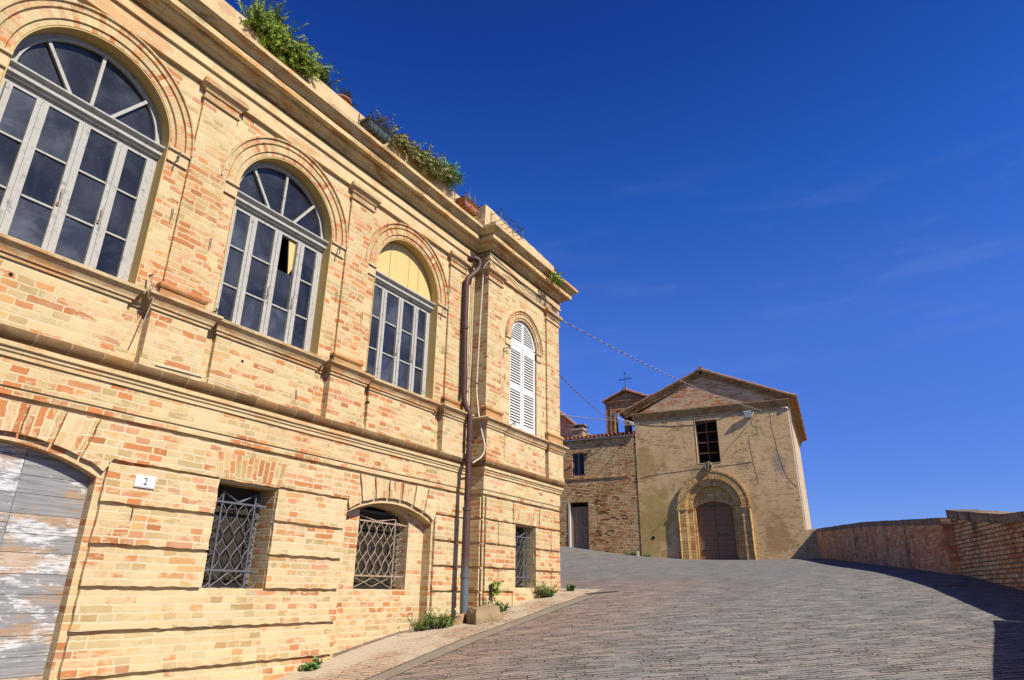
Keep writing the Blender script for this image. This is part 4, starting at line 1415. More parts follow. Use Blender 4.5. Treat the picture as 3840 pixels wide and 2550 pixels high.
# ------------------------------------------------------------------ church at the head of the street
AN = R(6.04)
cs = Vector((math.cos(AN), math.sin(AN), 0)); rt = Vector((math.sin(AN), -math.cos(AN), 0))
CL = 28.0
CM = Matrix(((rt.x, cs.x, 0, cs.x * CL), (rt.y, cs.y, 0, cs.y * CL), (0, 0, 1, 0), (0, 0, 0, 1)))
ROT = math.atan2(rt.y, rt.x)
def cw(r, d, z): return CM @ Vector((r, d, z))
PC = -4.27
church = thing('church', 'small old brick church with pedimented gable and round arched portal at the street head', 'church', cw(PC, 0, 1.26), ROT)
c_ = MB(CM)
CX0, CX1, DEP = -7.32, -1.0, 9.0
port_hole = [(PC - 1.05, .9), (PC + 1.05, .9)] + arc(PC, 3.31, 1.05, 0, math.pi, 30)
c_.plate([(CX0, .6), (CX1 + .03, .6), (CX1, 7.3), (CX0, 7.3)], [port_hole, [(-4.71, 5.07), (-3.80, 5.07), (-3.80, 6.88), (-4.71, 6.88)]], 0, .4)
c_.box(CX0, CX1, DEP - .3, DEP, .6, 7.3)
c_.box(CX0, CX0 + .35, .4, DEP - .3, .6, 7.3)
obj('wall', c_, M['church'], church)
sd = MB(CM)
sd.box(CX1 - .35, CX1 - .002, .4, DEP - .3, .6, 7.3)
sd.box(CX1 - .3, CX1 + .012, .03, DEP, .6, 7.25)
obj('side_wall', sd, simple('sunlit_side_plaster', (.56, .42, .26), .9, .35, 3, .4, col2=(.46, .31, .17)), church)
# pediment
TY = [(-7.15, 7.46), (-1.2, 7.46), (PC + .01, 8.86)]
t_ = MB(CM)
t_.plate(TY, [], .03, .3)
obj('tympanum', t_, M['tympanum'], church)
e_ = MB(CM)
def ctom(path2, prof):
    e_.sweep(prof, path2, step=.35, jit=.003)
e_.sweep([(.0, 7.13), (.03, 7.13), (.035, 7.20), (.055, 7.22), (.06, 7.28), (.085, 7.31), (.095, 7.36), (.11, 7.40), (.11, 7.44), (.0, 7.47)], [(CX0 - .02, 9.0), (CX0 - .02, 0.0), (CX1 + .02, 0.0), (CX1 + .02, DEP)], step=.35, jit=.003)
# raking cornices: stepped bricks following the slope
def raking(xa, za, xb, zb, steps):
    for (o0, o1, y0) in steps:
        dx, dz = xb - xa, zb - za
        L = math.hypot(dx, dz)
        nx, nz = -dz / L, dx / L
        if nz < 0: nx, nz = -nx, -nz
        n = max(6, int(L / .2))
        for i in range(n):
            t0, t1 = i / n, (i + 1) / n
            j = random.uniform(-.004, .004)
            a = (xa + dx * t0, za + dz * t0); c2 = (xa + dx * t1, za + dz * t1)
            e_.plate([(a[0] + nx * o0, a[1] + nz * o0 + j), (c2[0] + nx * o0, c2[1] + nz * o0 + j), (c2[0] + nx * o1, c2[1] + nz * o1), (a[0] + nx * o1, a[1] + nz * o1)], [], y0 + j, .12)
ST = [(-.02, .05, -.02), (.05, .075, -.005), (.075, .13, -.05), (.13, .15, -.03), (.15, .21, -.085)]
raking(-7.72, 7.33, PC, 8.86, ST)
raking(-.83, 7.33, PC, 8.86, ST)
obj('pediment_cornice', e_, M['eavebrick'], church)
# roof with clay tiles
r_ = MB(CM)
def tile_slope(xa, za, xb, zb, y0, y1, mb, pitch=.21, rad=.085, base=.02, jit=.012):
    """channel tiles running from eave (xa) to ridge (xb), rows side by side along y"""
    dx, dz = xb - xa, zb - za
    L = math.hypot(dx, dz)
    u = Vector((dx / L, 0, dz / L)); nn = Vector((-dz / L, 0, dx / L))
    if nn.z < 0: nn = -nn
    mb.face([Vector((xa, y0, za)), Vector((xb, y0, zb)), Vector((xb, y1, zb)), Vector((xa, y1, za))] if dx > 0 else [Vector((xb, y0, zb)), Vector((xa, y0, za)), Vector((xa, y1, za)), Vector((xb, y1, zb))])
    mb.face([Vector((xa, y1, za - .05)), Vector((xb, y1, zb - .05)), Vector((xb, y0, zb - .05)), Vector((xa, y0, za - .05))])
    mb.face([Vector((xa, y0, za - .05)), Vector((xb, y0, zb - .05)), Vector((xb, y0, zb)), Vector((xa, y0, za))])
    nr = max(1, int((y1 - y0) / pitch))
    nt = max(1, int(L / .38))
    for k in range(nr):
        yc = y0 + (k + .5) * (y1 - y0) / nr
        for t in range(nt):
            s0, s1 = t * L / nt - .03, (t + 1) * L / nt + .02
            lift0, lift1 = base + random.uniform(-jit, jit), base - .018 + random.uniform(-jit, jit)
            o0 = Vector((xa, yc, za)) + u * s0 + nn * lift0
            o1 = Vector((xa, yc, za)) + u * s1 + nn * lift1
            q0, q1 = [], []
            for i in range(7):
                a = math.pi * i / 6
                off = Vector((0, math.cos(a), 0)) * rad + nn * math.sin(a) * rad * .75
                q0.append(o0 + off); q1.append(o1 + off * .86)
            for i in range(6):
                mb.face([q0[i], q0[i + 1], q1[i + 1], q1[i]])
            inn0 = [o0 + (p - o0) * .8 for p in q0]
            for i in range(6):
                mb.face([q0[i + 1], q0[i], inn0[i], inn0[i + 1]])
            for i in range(6):
                mb.face([inn0[i + 1], inn0[i], o1 + (q1[i] - o1) * .8, o1 + (q1[i + 1] - o1) * .8])
    return
tile_slope(-7.98, 7.52, PC, 9.14, -.11, DEP, r_)
tile_slope(-.62, 7.52, PC, 9.14, -.11, DEP, r_)
for k in range(24):
    y0 = -.13 + k * .386
    pr = []
    r_.tube([(PC, y0, 9.14 + .02), (PC, y0 + .40, 9.14 + .0)], [.11, .095], 10)
obj('roof', r_, M['roof'], church)
ev = MB(CM)
# stepped brick eaves and rafters along the right flank
for k, (o0, z0) in enumerate(((.08, 7.30), (.16, 7.38), (.26, 7.46))):
    n = 30
    for i in range(n):
        ya, yb = .0 + DEP * i / n, .0 + DEP * (i + 1) / n
        ev.box(CX1 - .02, CX1 + o0 + random.uniform(-.006, .006), ya + .003, yb - .003, z0, z0 + .078)
obj('eaves', ev, M['eavebrick'], church)
# portal of receding arches
po = MB(CM)
def parch(r0, r1, y0, y1, z0=1.2, zs=3.31):
    po.ring([(r1, -y0), (r1, -y1), (r0, -y1), (r0, -y0)], PC, zs, 0.0, 0, math.pi, 44, close=True, caps=False)
    for sgn in (-1, 1):
        a, b2 = sorted((PC + sgn * r0, PC + sgn * r1))
        po.box(a, b2, y0, y1, z0, zs - .12)
        po.box(a - .03, b2 + .03, y0 - .035, y1, zs - .12, zs - .03)
        po.box(a, b2, y0, y1, zs - .03, zs)
parch(1.10, 1.36, -.085, .05)
parch(1.36, 1.43, -.10, .02)
parch(.83, 1.10, .04, .2)
parch(1.07, 1.115, .02, .1)
po2 = po
po.plate([(PC - .85, 3.25)] + [(PC + .85, 3.25)] + arc(PC, 3.31, .85, 0, math.pi, 30), [], .16, .3) if False else None
r5 = (.745 ** 2 + .24 ** 2) / (2 * .24); a5 = math.asin(.745 / r5)
low = arc(PC, 3.28 + .24 - r5, r5, math.pi / 2 - a5, math.pi / 2 + a5, 16)
po.plate(low[::-1] + arc(PC, 3.31, .84, math.pi, 0, 30), [], .19, .34)
po.ring([(r5, -.17), (r5, -.34), (r5 + .15, -.34), (r5 + .15, -.17)], PC, 3.28 + .24 - r5, 0.0, math.pi / 2 - a5, math.pi / 2 + a5, 16, close=True)
for sgn in (-1, 1):
    a, b2 = sorted((PC + sgn * .745, PC + sgn * .84))
    po.box(a, b2, .12, .36, 1.2, 3.28)
    po.tube([(PC + sgn * 1.395, -.10, 1.3), (PC + sgn * 1.395, -.10, 3.2)], .035, 8)
    po.tube([(PC + sgn * 1.09, .03, 1.3), (PC + sgn * 1.09, .03, 3.2)], .03, 8)
    po.tube([(PC + sgn * .75, .14, 1.3), (PC + sgn * .75, .14, 3.2)], .025, 8)
obj('portal', po, M['portal'], church)
dd = MB(CM)
nz_ = 12
for i in range(nz_):
    z0 = 1.24 + (3.56 - 1.24) * i / nz_
    for a, b2 in ((PC - .75, PC - .008), (PC + .008, PC + .75)):
        o_ = random.uniform(-.006, .006)
        dd.box(a, b2, .28 + o_, .34, z0 + .004, 1.24 + (3.56 - 1.24) * (i + 1) / nz_ - .004)
dd.box(PC - .75, PC + .75, .33, .36, 1.2, 3.56)
cd = obj('door', dd, M['doorwood'], church)
kn = MB(CM)
kn.box(PC + .06, PC + .10, .25, .29, 2.15, 2.30)
kn.tube([(PC + .2, .26, 2.2), (PC + .2, .24, 2.2), (PC + .42, .24, 2.24), (PC + .42, .27, 2.24)], .012, 6)
obj('door_bolt', kn, M['hook'], cd)
wn = MB(CM)
wn.box(-4.71, -4.66, .12, .17, 5.07, 6.88); wn.box(-3.85, -3.80, .12, .17, 5.07, 6.88)
wn.box(-4.66, -3.85, .12, .17, 6.83, 6.88); wn.box(-4.66, -3.85, .12, .17, 5.07, 5.11)
wn.box(-4.275, -4.235, .11, .17, 5.11, 6.83)
for zz in (5.50, 5.95, 6.39):
    wn.box(-4.66, -4.275, .115, .165, zz - .022, zz + .022); wn.box(-4.235, -3.85, .115, .165, zz - .022, zz + .022)
wno = obj('window', wn, simple('rusty_window_frame', (.24, .085, .035), .8, .4, 20, .3), church)
wb = MB(CM)
wb.box(-4.8, -3.7, .41, .43, 5.0, 6.95)
obj('dark_opening', wb, M['black'], wno)
rv = MB(CM)
rv.box(-4.722, -4.712 + .008, -.012, .12, 5.06, 6.89)
rv.box(-4.73, -3.78, -.012, .1, 5.045, 5.07)
obj('window_reveal', rv, simple('pale_reveal_plaster', (.62, .48, .30), .9, .2, 8, .2), wno)
md = MB(CM)
for k in range(6):
    r0, r1 = (.20 - .033 * k), (.20 - .033 * (k + 1))
    o0, o1 = .05 + (.05 if k in (1,) else .03 * math.sin(k)), .05 + (.05 if k + 1 in (1,) else .03 * math.sin(k + 1))
    for i in range(24):
        a0, a1 = 2 * math.pi * i / 24, 2 * math.pi * (i + 1) / 24
        q = lambda r, a, o2: (PC - .02 + r * .8 * math.cos(a), -.08 - o2, 4.90 + r * math.sin(a))
        md.face([q(r0, a0, o0), q(r1, a0, o1), q(r1, a1, o1), q(r0, a1, o0)])
for i in range(24):
    a0, a1 = 2 * math.pi * i / 24, 2 * math.pi * (i + 1) / 24
    md.face([(PC - .02 + .16 * math.cos(a0), .02, 4.90 + .2 * math.sin(a0)), (PC - .02 + .16 * math.cos(a0), -.13, 4.90 + .2 * math.sin(a0)), (PC - .02 + .16 * math.cos(a1), -.13, 4.90 + .2 * math.sin(a1)), (PC - .02 + .16 * math.cos(a1), .02, 4.90 + .2 * math.sin(a1))])
md.bar((PC - .10, -.17, 4.82), (PC + .06, -.17, 4.97), .03, .03)
md.bar((PC - .02, -.17, 4.78), (PC - .02, -.17, 5.02), .03, .03)
obj('medallion', md, M['medallion'], church)
# cracks and wires on the facade
ck = MB(CM)
ck.tube([(-1.68, .002, 6.92), (-1.69, .002, 6.37), (-1.62, .002, 5.8), (-1.54, .002, 5.07), (-1.42, .002, 4.5), (-1.33, .002, 4.26), (-1.05, .002, 3.89)], .009, 5)
ck.tube([(-2.45, .002, 6.75), (-2.4, .002, 6.45), (-2.25, .002, 6.35), (-2.22, .002, 6.12), (-2.58, .002, 6.07), (-2.62, .002, 5.9), (-2.57, .002, 5.3), (-2.5, .002, 4.6), (-2.43, .002, 4.1)], .008, 5)
ck.tube([(-7.2, .0, 4.60), (-6.6, .0, 4.72), (-5.6, .0, 4.78), (-4.5, .0, 4.86), (-3.4, .0, 4.92), (-2.58, .0, 4.98)], .009, 5)
ck.tube([(-7.25, -.006, 7.02), (-6.6, -.004, 6.86), (-5.6, -.004, 6.74), (-4.7, -.006, 6.72), (-3.8, -.006, 6.82), (-3.2, -.004, 7.02)], .008, 5)
ck.tube([(-7.3, -.006, 7.08), (-4.0, -.006, 7.06), (-1.1, -.006, 7.06)], .010, 5)
obj('wall_wire', ck, M['cable_dark'], church)
cp = MB(CM)
cp.tube(bend([(-1.2, -.03, 7.06), (-1.02, -.05, 7.10), (-.93, .06, 6.95), (-.94, .06, 4.0), (-.93, .06, 2.25)]), .028, 8)
obj('conduit', cp, M['white_pipe'], church)
hl = MB(CM)
hl.tube([(-6.80, -.012, 2.14), (-6.80, .05, 2.14)], .07, 12)
obj('drain_hole', hl, M['black'], church)
for nm, pth_, lab in (('floodlight', (-2.53, -.09, 6.94), 'white square floodlight on the church front under the right of the pediment'),):
    fl = MB(CM)
    m4 = Matrix.Translation(pth_) @ Matrix.Rotation(R(18), 4, 'X') @ Matrix.Rotation(R(10), 4, 'Z')
    fl.obox(m4, .15, .045, .14)
    fl.obox(m4 @ Matrix.Translation((0, -.05, 0)), .13, .008, .12)
    fl.obox(m4 @ Matrix.Translation((0, .0, -.13)), .04, .03, .025)
    fl.tube([CM.inverted() @ (CM @ Vector((-2.36, -.08, 6.88))), (-2.30, -.05, 6.98), (-2.30, .0, 7.02)], .016, 6)
    fl.tube([(-2.53, -.1, 6.94), (-2.53, .01, 6.94)], .02, 6)
    solo(nm, fl, M['white_plastic'], lab, 'floodlight', cw(-2.53, 0, 6.9))

# ------------------------------------------------------------------ low brick house beside the church
house = thing('brick_house', 'low weathered brick house with tiled roof and wooden door left of the church', 'house', cw(-10.0, 0, 1.75), ROT)
h_ = MB(CM)
HX0 = -16.0
h_.plate([(HX0, .9), (CX0 + .0, .9), (CX0 + .0, 6.53), (HX0, 6.53)], [[(-10.46, 1.74), (-9.60, 1.74), (-9.60, 3.73), (-10.46, 3.73)], [(-10.30, 4.90), (-9.72, 4.90), (-9.72, 5.92), (-10.30, 5.92)]], .02, .4)
h_.box(HX0, CX0, 5.6, 5.9, .9, 7.0)
h_.box(HX0, HX0 + .3, .4, 5.6, .9, 6.42)
h_.sweep([(.0, 4.70), (.03, 4.71), (.035, 4.78), (.0, 4.80)], [(HX0, .02), (-7.7, .02)], step=.3, jit=.006)
obj('wall', h_, M['house'], house)
hd = MB(CM)
hd.box(-10.44, -10.38, .16, .24, 1.76, 3.52); hd.box(-9.66, -9.61, .16, .24, 1.76, 3.52)
for (a, b2) in ((-10.38, -10.03), (-10.01, -9.66)):
    hd.box(a, a + .06, .20, .24, 1.76, 3.52); hd.box(b2 - .06, b2, .20, .24, 1.76, 3.52)
    for z0, z1 in ((1.76, 1.98), (2.62, 2.74), (3.42, 3.52)):
        hd.box(a + .06, b2 - .06, .20, .24, z0, z1)
    for z0, z1 in ((1.98, 2.62), (2.74, 3.42)):
        hd.box(a + .06, b2 - .06, .225, .24, z0, z1)
        hd.box(a + .10, b2 - .10, .212, .226, z0 + .05, z1 - .05)
hd.box(-10.44, -9.61, .18, .24, 3.49, 3.54)
hd.box(-10.03, -10.01, .19, .24, 1.76, 3.5)
hdo = obj('door', hd, M['housedoor'], house)
hb = MB(CM)
hb.box(-10.6, -9.4, .42, .44, 1.6, 3.9)
obj('dark_transom', hb, M['black'], hdo)
jb = MB(CM)
jb.box(-10.53, -10.455, -.0, .16, 1.7, 3.74)
obj('door_jamb', jb, simple('white_jamb', (.62, .56, .45), .9, .2, 10, .2), hdo)
th = MB(CM)
th.box(-10.6, -9.5, -.06, .2, 1.55, 1.735)
obj('threshold', th, M['gutter'], hdo)
hw = MB(CM)
hw.box(-10.30, -10.24, .12, .18, 4.90, 5.92); hw.box(-9.78, -9.72, .12, .18, 4.90, 5.92)
hw.box(-10.24, -9.78, .12, .18, 5.86, 5.92); hw.box(-10.24, -9.78, .12, .18, 4.90, 4.95)
hw.box(-10.06, -9.98, .11, .18, 4.95, 5.86)
hwo = obj('window', hw, simple('grey_window_frame', (.17, .165, .17), .7, .2, 10, .1), house)
hp = MB(CM)
hp.box(-10.25, -9.75, .15, .16, 4.93, 5.88)
obj('pane', hp, simple('dull_dark_glass', (.02, .021, .024), .5, .3, 6, .05), hwo)
rf = MB(CM)
# roof: tiles run up the slope away from the street
def tile_up(x0, x1, ya, za, yb, zb, mb, pitch=.19, rad=.08):
    L = math.hypot(yb - ya, zb - za)
    u = Vector((0, (yb - ya) / L, (zb - za) / L)); nn = Vector((0, -u.z, u.y))
    mb.face([(x0, ya, za), (x1, ya, za), (x1, yb, zb), (x0, yb, zb)])
    mb.face([(x0, ya, za - .06), (x0, yb, zb - .06), (x1, yb, zb - .06), (x1, ya, za - .06)])
    mb.face([(x0, ya, za - .06), (x1, ya, za - .06), (x1, ya, za), (x0, ya, za)])
    n = int((x1 - x0) / pitch); nt = max(1, int(L / .38))
    for k in range(n):
        xc = x0 + (k + .5) * (x1 - x0) / n
        for t in range(nt):
            s0, s1 = t * L / nt - .03, (t + 1) * L / nt + .02
            o0 = Vector((xc, ya, za)) + u * s0 + nn * (.02 + random.uniform(-.01, .01)); o1 = Vector((xc, ya, za)) + u * s1 + nn * random.uniform(-.008, .006)
            q0, q1 = [], []
            for i in range(7):
                a = math.pi * i / 6
                off = Vector((-math.cos(a), 0, 0)) * rad + nn * math.sin(a) * rad * .75
                q0.append(o0 + off); q1.append(o1 + off * .86)
            for i in range(6):
                mb.face([q0[i], q0[i + 1], q1[i + 1], q1[i]])
                mb.face([q0[i + 1], q0[i], o0 + (q0[i] - o0) * .8, o0 + (q0[i + 1] - o0) * .8])
tile_up(HX0, CX0 - .03, -.05, 6.57, 5.9, 8.02, rf)
rfo = obj('roof', rf, M['roof_red'], house)
ch_ = MB(CM)
ch_.box(-10.75, -10.20, 1.3, 1.85, 6.6, 7.34)
ch_.box(-10.80, -10.15, 1.25, 1.90, 7.28, 7.40)
ch_.box(-10.72, -10.58, 1.3, 1.85, 7.40, 7.52); ch_.box(-10.36, -10.22, 1.3, 1.85, 7.40, 7.50)
ch_.box(-10.80, -10.10, 1.22, 1.92, 7.52, 7.56)
obj('chimney', ch_, M['chimney'], rfo)
gt = MB(CM)
gt.tube([(HX0, -.045, 6.49), (CX0 - .05, -.045, 6.49)], .032, 8)
for i in range(30):
    x = HX0 + i * .29
    gt.box(x, x + .03, -.05, .03, 6.43, 6.47)
obj('gutter', gt, M['gutter_metal'], house)

# ------------------------------------------------------------------ bell gable with iron cross
bell = thing('bell_gable', 'dark brick bell gable with open arch rising behind the low house roof', 'bell gable', cw(-8.2, 1.6, 6.9), ROT)
k_ = 29.6 / 28.0
BC = -7.66 * k_
BO = -7.975 * k_
bz = lambda z: z * k_
bm_ = MB(CM)
bx0, bx1 = BC - 1.01, BC + 1.01
bm_.plate([(bx0, 6.6), (bx1, 6.6), (bx1, bz(8.12)), (bx0, bz(8.12))], [[(BO - .215, 6.7), (BO + .215, 6.7)] + arc(BO, bz(7.49), .215, 0, math.pi, 20), [(2 * BC - BO - .215, 6.7), (2 * BC - BO + .215, 6.7)] + arc(2 * BC - BO, bz(7.49), .215, 0, math.pi, 20)], 1.6, 2.05)
bm_.plate([(bx0 - .04, bz(8.12)), (bx1 + .04, bz(8.12)), (BC, bz(8.52))], [], 1.58, 2.07)
bm_.sweep([(.0, bz(8.03)), (.05, bz(8.05)), (.08, bz(8.11)), (.08, bz(8.14)), (.0, bz(8.16))], [(bx0, 2.05), (bx0, 1.6), (bx1, 1.6), (bx1, 2.05)], step=.3, jit=.004)
bm_.ring([(.215, .0), (.215, .03), (.32, .03), (.32, .0)], BO, bz(7.49), 1.6, 0, math.pi, 20)
bm_.box(BO - .275, BO - .215, 1.56, 1.7, 6.8, bz(7.49)); bm_.box(BO - .46, BO - .40, 1.57, 1.62, 6.8, bz(8.0))
obj('wall', bm_, M['gable'], bell)
br_ = MB(CM)
tile_slope(BC - 1.13, bz(8.16), BC, bz(8.62), 1.46, 2.2, br_, pitch=.2)
tile_slope(BC + 1.13, bz(8.16), BC, bz(8.62), 1.46, 2.2, br_, pitch=.2)
br_.tube([(BC, 1.44, bz(8.62)), (BC, 2.2, bz(8.62))], .1, 8)
obj('roof', br_, M['roof'], bell)
cx_ = MB(CM)
zc = bz(8.64)
cx_.tube([(BC + .04, 1.6, zc - .1), (BC + .02, 1.6, zc + .80)], .02, 6)
cx_.tube([(BC - .23, 1.6, zc + .50), (BC + .28, 1.6, zc + .53)], .02, 6)
for p in ((BC + .02, 1.6, zc + .81), (BC - .24, 1.6, zc + .50), (BC + .29, 1.6, zc + .53)):
    cx_.obox(Matrix.Translation(p) @ Matrix.Rotation(R(45), 4, 'Y'), .032, .02, .032)
obj('cross', cx_, M['black_iron'], bell)
lm = MB(CM)
lm.tube([(-7.99, -.30, 7.41), (-7.99, -.46, 7.37)], [.07, .095], 12)
lm.box(-8.0, -7.94, -.42, -.34, 7.22, 7.34)
lm.tube([(-7.97, -.36, 7.24), (-7.7, -.2, 7.15), (-7.35, .0, 7.08)], .016, 6)
solo('floodlight', lm, M['white_plastic'], 'small white floodlight on a bracket in front of the bell gable opening', 'floodlight', cw(-7.6, 0, 7.1))
jb = MB(CM)
jb.box(-7.52, -7.34, -.10, .02, 6.96, 7.08)
jb.box(-7.50, -7.36, -.115, -.10, 6.98, 7.06)
solo('junction_box', jb, M['white_plastic'], 'small white junction box on the upper left corner of the church front', 'junction box', cw(-7.42, 0, 7.0))

# ------------------------------------------------------------------ gabled house farther back
gh = thing('gabled_house', 'sunlit brick house gable just showing behind the low roof beside the corner bay', 'house', cw(-13.2, 5, 2.0), ROT)
g_ = MB(CM)
g_.plate([(-16.6, 1.5), (-10.9, 1.5), (-10.9, 7.55), (-13.6, 9.9), (-16.6, 7.4)], [], 4.6, 5.0)
obj('wall', g_, M['brick_red'], gh)
g_ = MB(CM)
g_.bar((-10.6, 4.75, 7.32), (-13.6, 4.75, 9.98), .6, .12, up=(0, 0, 1))
g_.bar((-16.9, 4.75, 7.2), (-13.6, 4.75, 9.98), .6, .12, up=(0, 0, 1))
for i in range(12):
    t = i / 12
    g_.tube([(-10.6 - 3 * t, 4.42, 7.40 + 2.66 * t), (-10.6 - 3 * (t + .1), 4.42, 7.42 + 2.66 * (t + .1))], .09, 8)
obj('roof', g_, M['roof'], gh)

# ------------------------------------------------------------------ boundary walls on the right
def wall_run(pts, th, ztop, mat_body, mat_cap, name, label, cap_h=.13, cap_over=.0, cap_kind='rowlock', step=.25):
    o = thing(name, label, 'wall', (pts[0][0], pts[0][1], gz(*pts[0][:2])))
    body, cap = MB(), MB()
    u = 0.0
    for (p, q) in zip(pts, pts[1:]):
        a, b2 = Vector((p[0], p[1])), Vector((q[0], q[1]))
        L = (b2 - a).length
        n = max(1, int(L / step))
        d = (b2 - a).normalized()
        nr = Vector((-d.y, d.x))          # towards the street
        if nr.y < 0: nr = -nr
        for i in range(n):
            t0, t1 = i / n, (i + 1) / n
            A, B = a.lerp(b2, t0), a.lerp(b2, t1)
            za, zb = p[2] + (q[2] - p[2]) * t0, p[2] + (q[2] - p[2]) * t1
            ga, gb = gz(A.x, A.y) - .3, gz(B.x, B.y) - .3
            j0 = random.uniform(-.004, .004)
            ua, ub = u + L * t0, u + L * t1
            for sgn in (0, 1):
                oa = nr * (0 if sgn == 0 else -th)
                P = [(A.x + oa.x, A.y + oa.y, ga), (B.x + oa.x, B.y + oa.y, gb), (B.x + oa.x, B.y + oa.y, zb - cap_h), (A.x + oa.x, A.y + oa.y, za - cap_h)]
                U = [(ua, ga), (ub, gb), (ub, zb - cap_h), (ua, za - cap_h)]
                body.face(P if sgn else P[::-1], U if sgn else U[::-1])
            f0, f1 = nr * cap_over, nr * (-th - cap_over)
            j = random.uniform(-.006, .006)
            c8 = [(A + f0, za - cap_h), (B + f0, zb - cap_h), (B + f0, zb + j), (A + f0, za + j)]
            k8 = [(A + f1, za - cap_h), (B + f1, zb - cap_h), (B + f1, zb + j), (A + f1, za + j)]
            v3 = lambda w_: (w_[0].x, w_[0].y, w_[1])
            cap.face([v3(w_) for w_ in c8][::-1], [(0, ua), (0, ub), (.13, ub), (.13, ua)][::-1])
            cap.face([v3(w_) for w_ in k8], [(0, ua), (0, ub), (.13, ub), (.13, ua)])
            cap.face([v3(c8[3]), v3(c8[2]), v3(k8[2]), v3(k8[3])][::-1], [(.13, ua), (.13, ub), (.45, ub), (.45, ua)][::-1])
            cap.face([v3(c8[0]), v3(c8[1]), v3(k8[1]), v3(k8[0])], [(0, ua), (0, ub), (.3, ub), (.3, ua)])
            if i == 0 or i == n - 1:
                for (E, gE, zE) in (((A, ga, za),) if i == 0 else ((B, gb, zb),)):
                    w2 = E - nr * th
                    body.face([(E.x, E.y, gE), (w2.x, w2.y, gE), (w2.x, w2.y, zE - cap_h), (E.x, E.y, zE - cap_h)], [(0, gE), (th, gE), (th, zE - cap_h), (0, zE - cap_h)])
                    e0, e1 = E + f0, E + f1
                    cap.face([(e0.x, e0.y, zE - cap_h), (e1.x, e1.y, zE - cap_h), (e1.x, e1.y, zE), (e0.x, e0.y, zE)])
        u += L
    obj('masonry', body, mat_body, o)
    obj('coping', cap, mat_cap, o)
    return o
K1 = cw(-.60, -.0, 0); K0 = cw(-.98, -.0, 0)
ang_ = [R(7.2), R(3.5), R(-1.0)]
wallA = [(K1.x - .02, K1.y, 2.33), (21.0, 1.47, 1.90), (15.05, -.26, 1.385)]
wall_run(wallA, .32, 0, M['garden_red'], M['coping'], 'boundary_wall', 'low red brick wall running from the church corner down to the coped wall')
wr = MB(CM)
wr.plate(rough([(-1.02, .9), (-.58, .9), (-.58, 2.33), (-1.02, 2.30)], .15, .006), [], .0, .3)
solo('wall_stub', wr, M['church'], 'short brick wall piece joining the church corner to the boundary wall', 'wall', cw(-.8, 0, 1.25))
dB = (Vector((12.6, -1.06)) - Vector((15.0, -.42))).normalized()
e1 = Vector((15.0, -.42)) + dB * 5.7
z_at = lambda s_: 1.515 - .134 * s_ + (.07 * (s_ - 2.6) if s_ > 2.6 else 0)
wall_run([(15.0, -.42, z_at(0)), (12.6, -1.06, z_at(2.48)), (e1.x, e1.y, z_at(5.7))], .36, 0, M['garden_dark'], M['coping'], 'coped_wall', 'taller dark stained brick wall with sloping brick coping at the right edge', cap_h=.15, cap_over=.05)
wall_run([(e1.x - .02, e1.y + .12, z_at(5.7) + .0), (6.7, -1.42, .50), (0.5, -1.25, -.15), (-5, -1.1, -.8)], .36, 0, M['garden_dark'], M['coping'], 'lower_wall', 'brick wall continuing downhill from the coped wall beyond the right edge', cap_h=.15, cap_over=.04)

# ------------------------------------------------------------------ overhead cables
def overhead(a, b_, s_, label, r=.0115):
    c2 = MB()
    pts = sag(a, b_, s_, 40)
    c2.tube(pts, r * .6, 6)
    for ph in (0, math.pi):
        tw = []
        for i in range(0, 161):
            t = i / 160
            k = t * 40
            i0 = min(39, int(k)); p = pts[i0].lerp(pts[i0 + 1], k - i0)
            tw.append(p + Vector((0, math.cos(t * 160 + ph), math.sin(t * 160 + ph))) * r * .9)
        c2.tube(tw, r * .55, 5)
    solo('overhead_cable', c2, M['twist'], label, 'cable', tuple(pts[0]), 'cables strung from the bay to the church')
overhead((11.10, 5.62, 5.21), cw(-1.98, -.03, 7.06), .22, 'highest twisted cable from the bay capital to the right of the pediment')
overhead((11.08, 5.70, 4.05), cw(-7.1, -.03, 7.0), .42, 'middle sagging cable from the bay corner to the left end of the church cornice', .0105)
overhead((11.08, 5.70, 3.23), cw(-7.55, -.05, 7.18), .05, 'lowest nearly level cable from the bay corner toward the bell gable', .0105)

# ------------------------------------------------------------------ plants
def leaf(mb, p, d, up, L, W, bendv=0.0):
    d = d.normalized()
    s_ = d.cross(up)
    s_ = s_.normalized() if s_.length > 1e-5 else d.orthogonal().normalized()
    m = p + d * L * .5 + up * bendv * L
    mb.face([p, m + s_ * W * .5, p + d * L, m - s_ * W * .5], [(0, 0), (1, 0), (1, 1), (0, 1)])
def rv3(s_=1.0):
    while True:
        v = Vector((random.uniform(-1, 1), random.uniform(-1, 1), random.uniform(-1, 1)))
        if .05 < v.length < 1: return v.normalized() * s_
def sprig(mbs, mbl, p, d, L, nleaf, ll, lw, droop=0.0, thick=.005, spread=1.0):
    pts = [Vector(p)]
    dd_ = d.normalized()
    n = 6
    for i in range(n):
        dd_ = (dd_ + rv3(.18) + Vector((0, 0, -droop))).normalized()
        pts.append(pts[-1] + dd_ * L / n)
    mbs.tube(pts, [thick * (1 - .7 * i / n) for i in range(n + 1)], 4, caps=False)
    for k in range(nleaf):
        t = .12 + .88 * k / nleaf
        i0 = min(n - 1, int(t * n)); q = pts[i0].lerp(pts[i0 + 1], t * n - i0)
        ax = (pts[i0 + 1] - pts[i0]).normalized()
        o_ = rv3(); o_ = (o_ - ax * o_.dot(ax)).normalized()
        leaf(mbl, q, o_ * spread + ax * .7, ax, ll * random.uniform(.7, 1.2), lw, .05)
    return pts
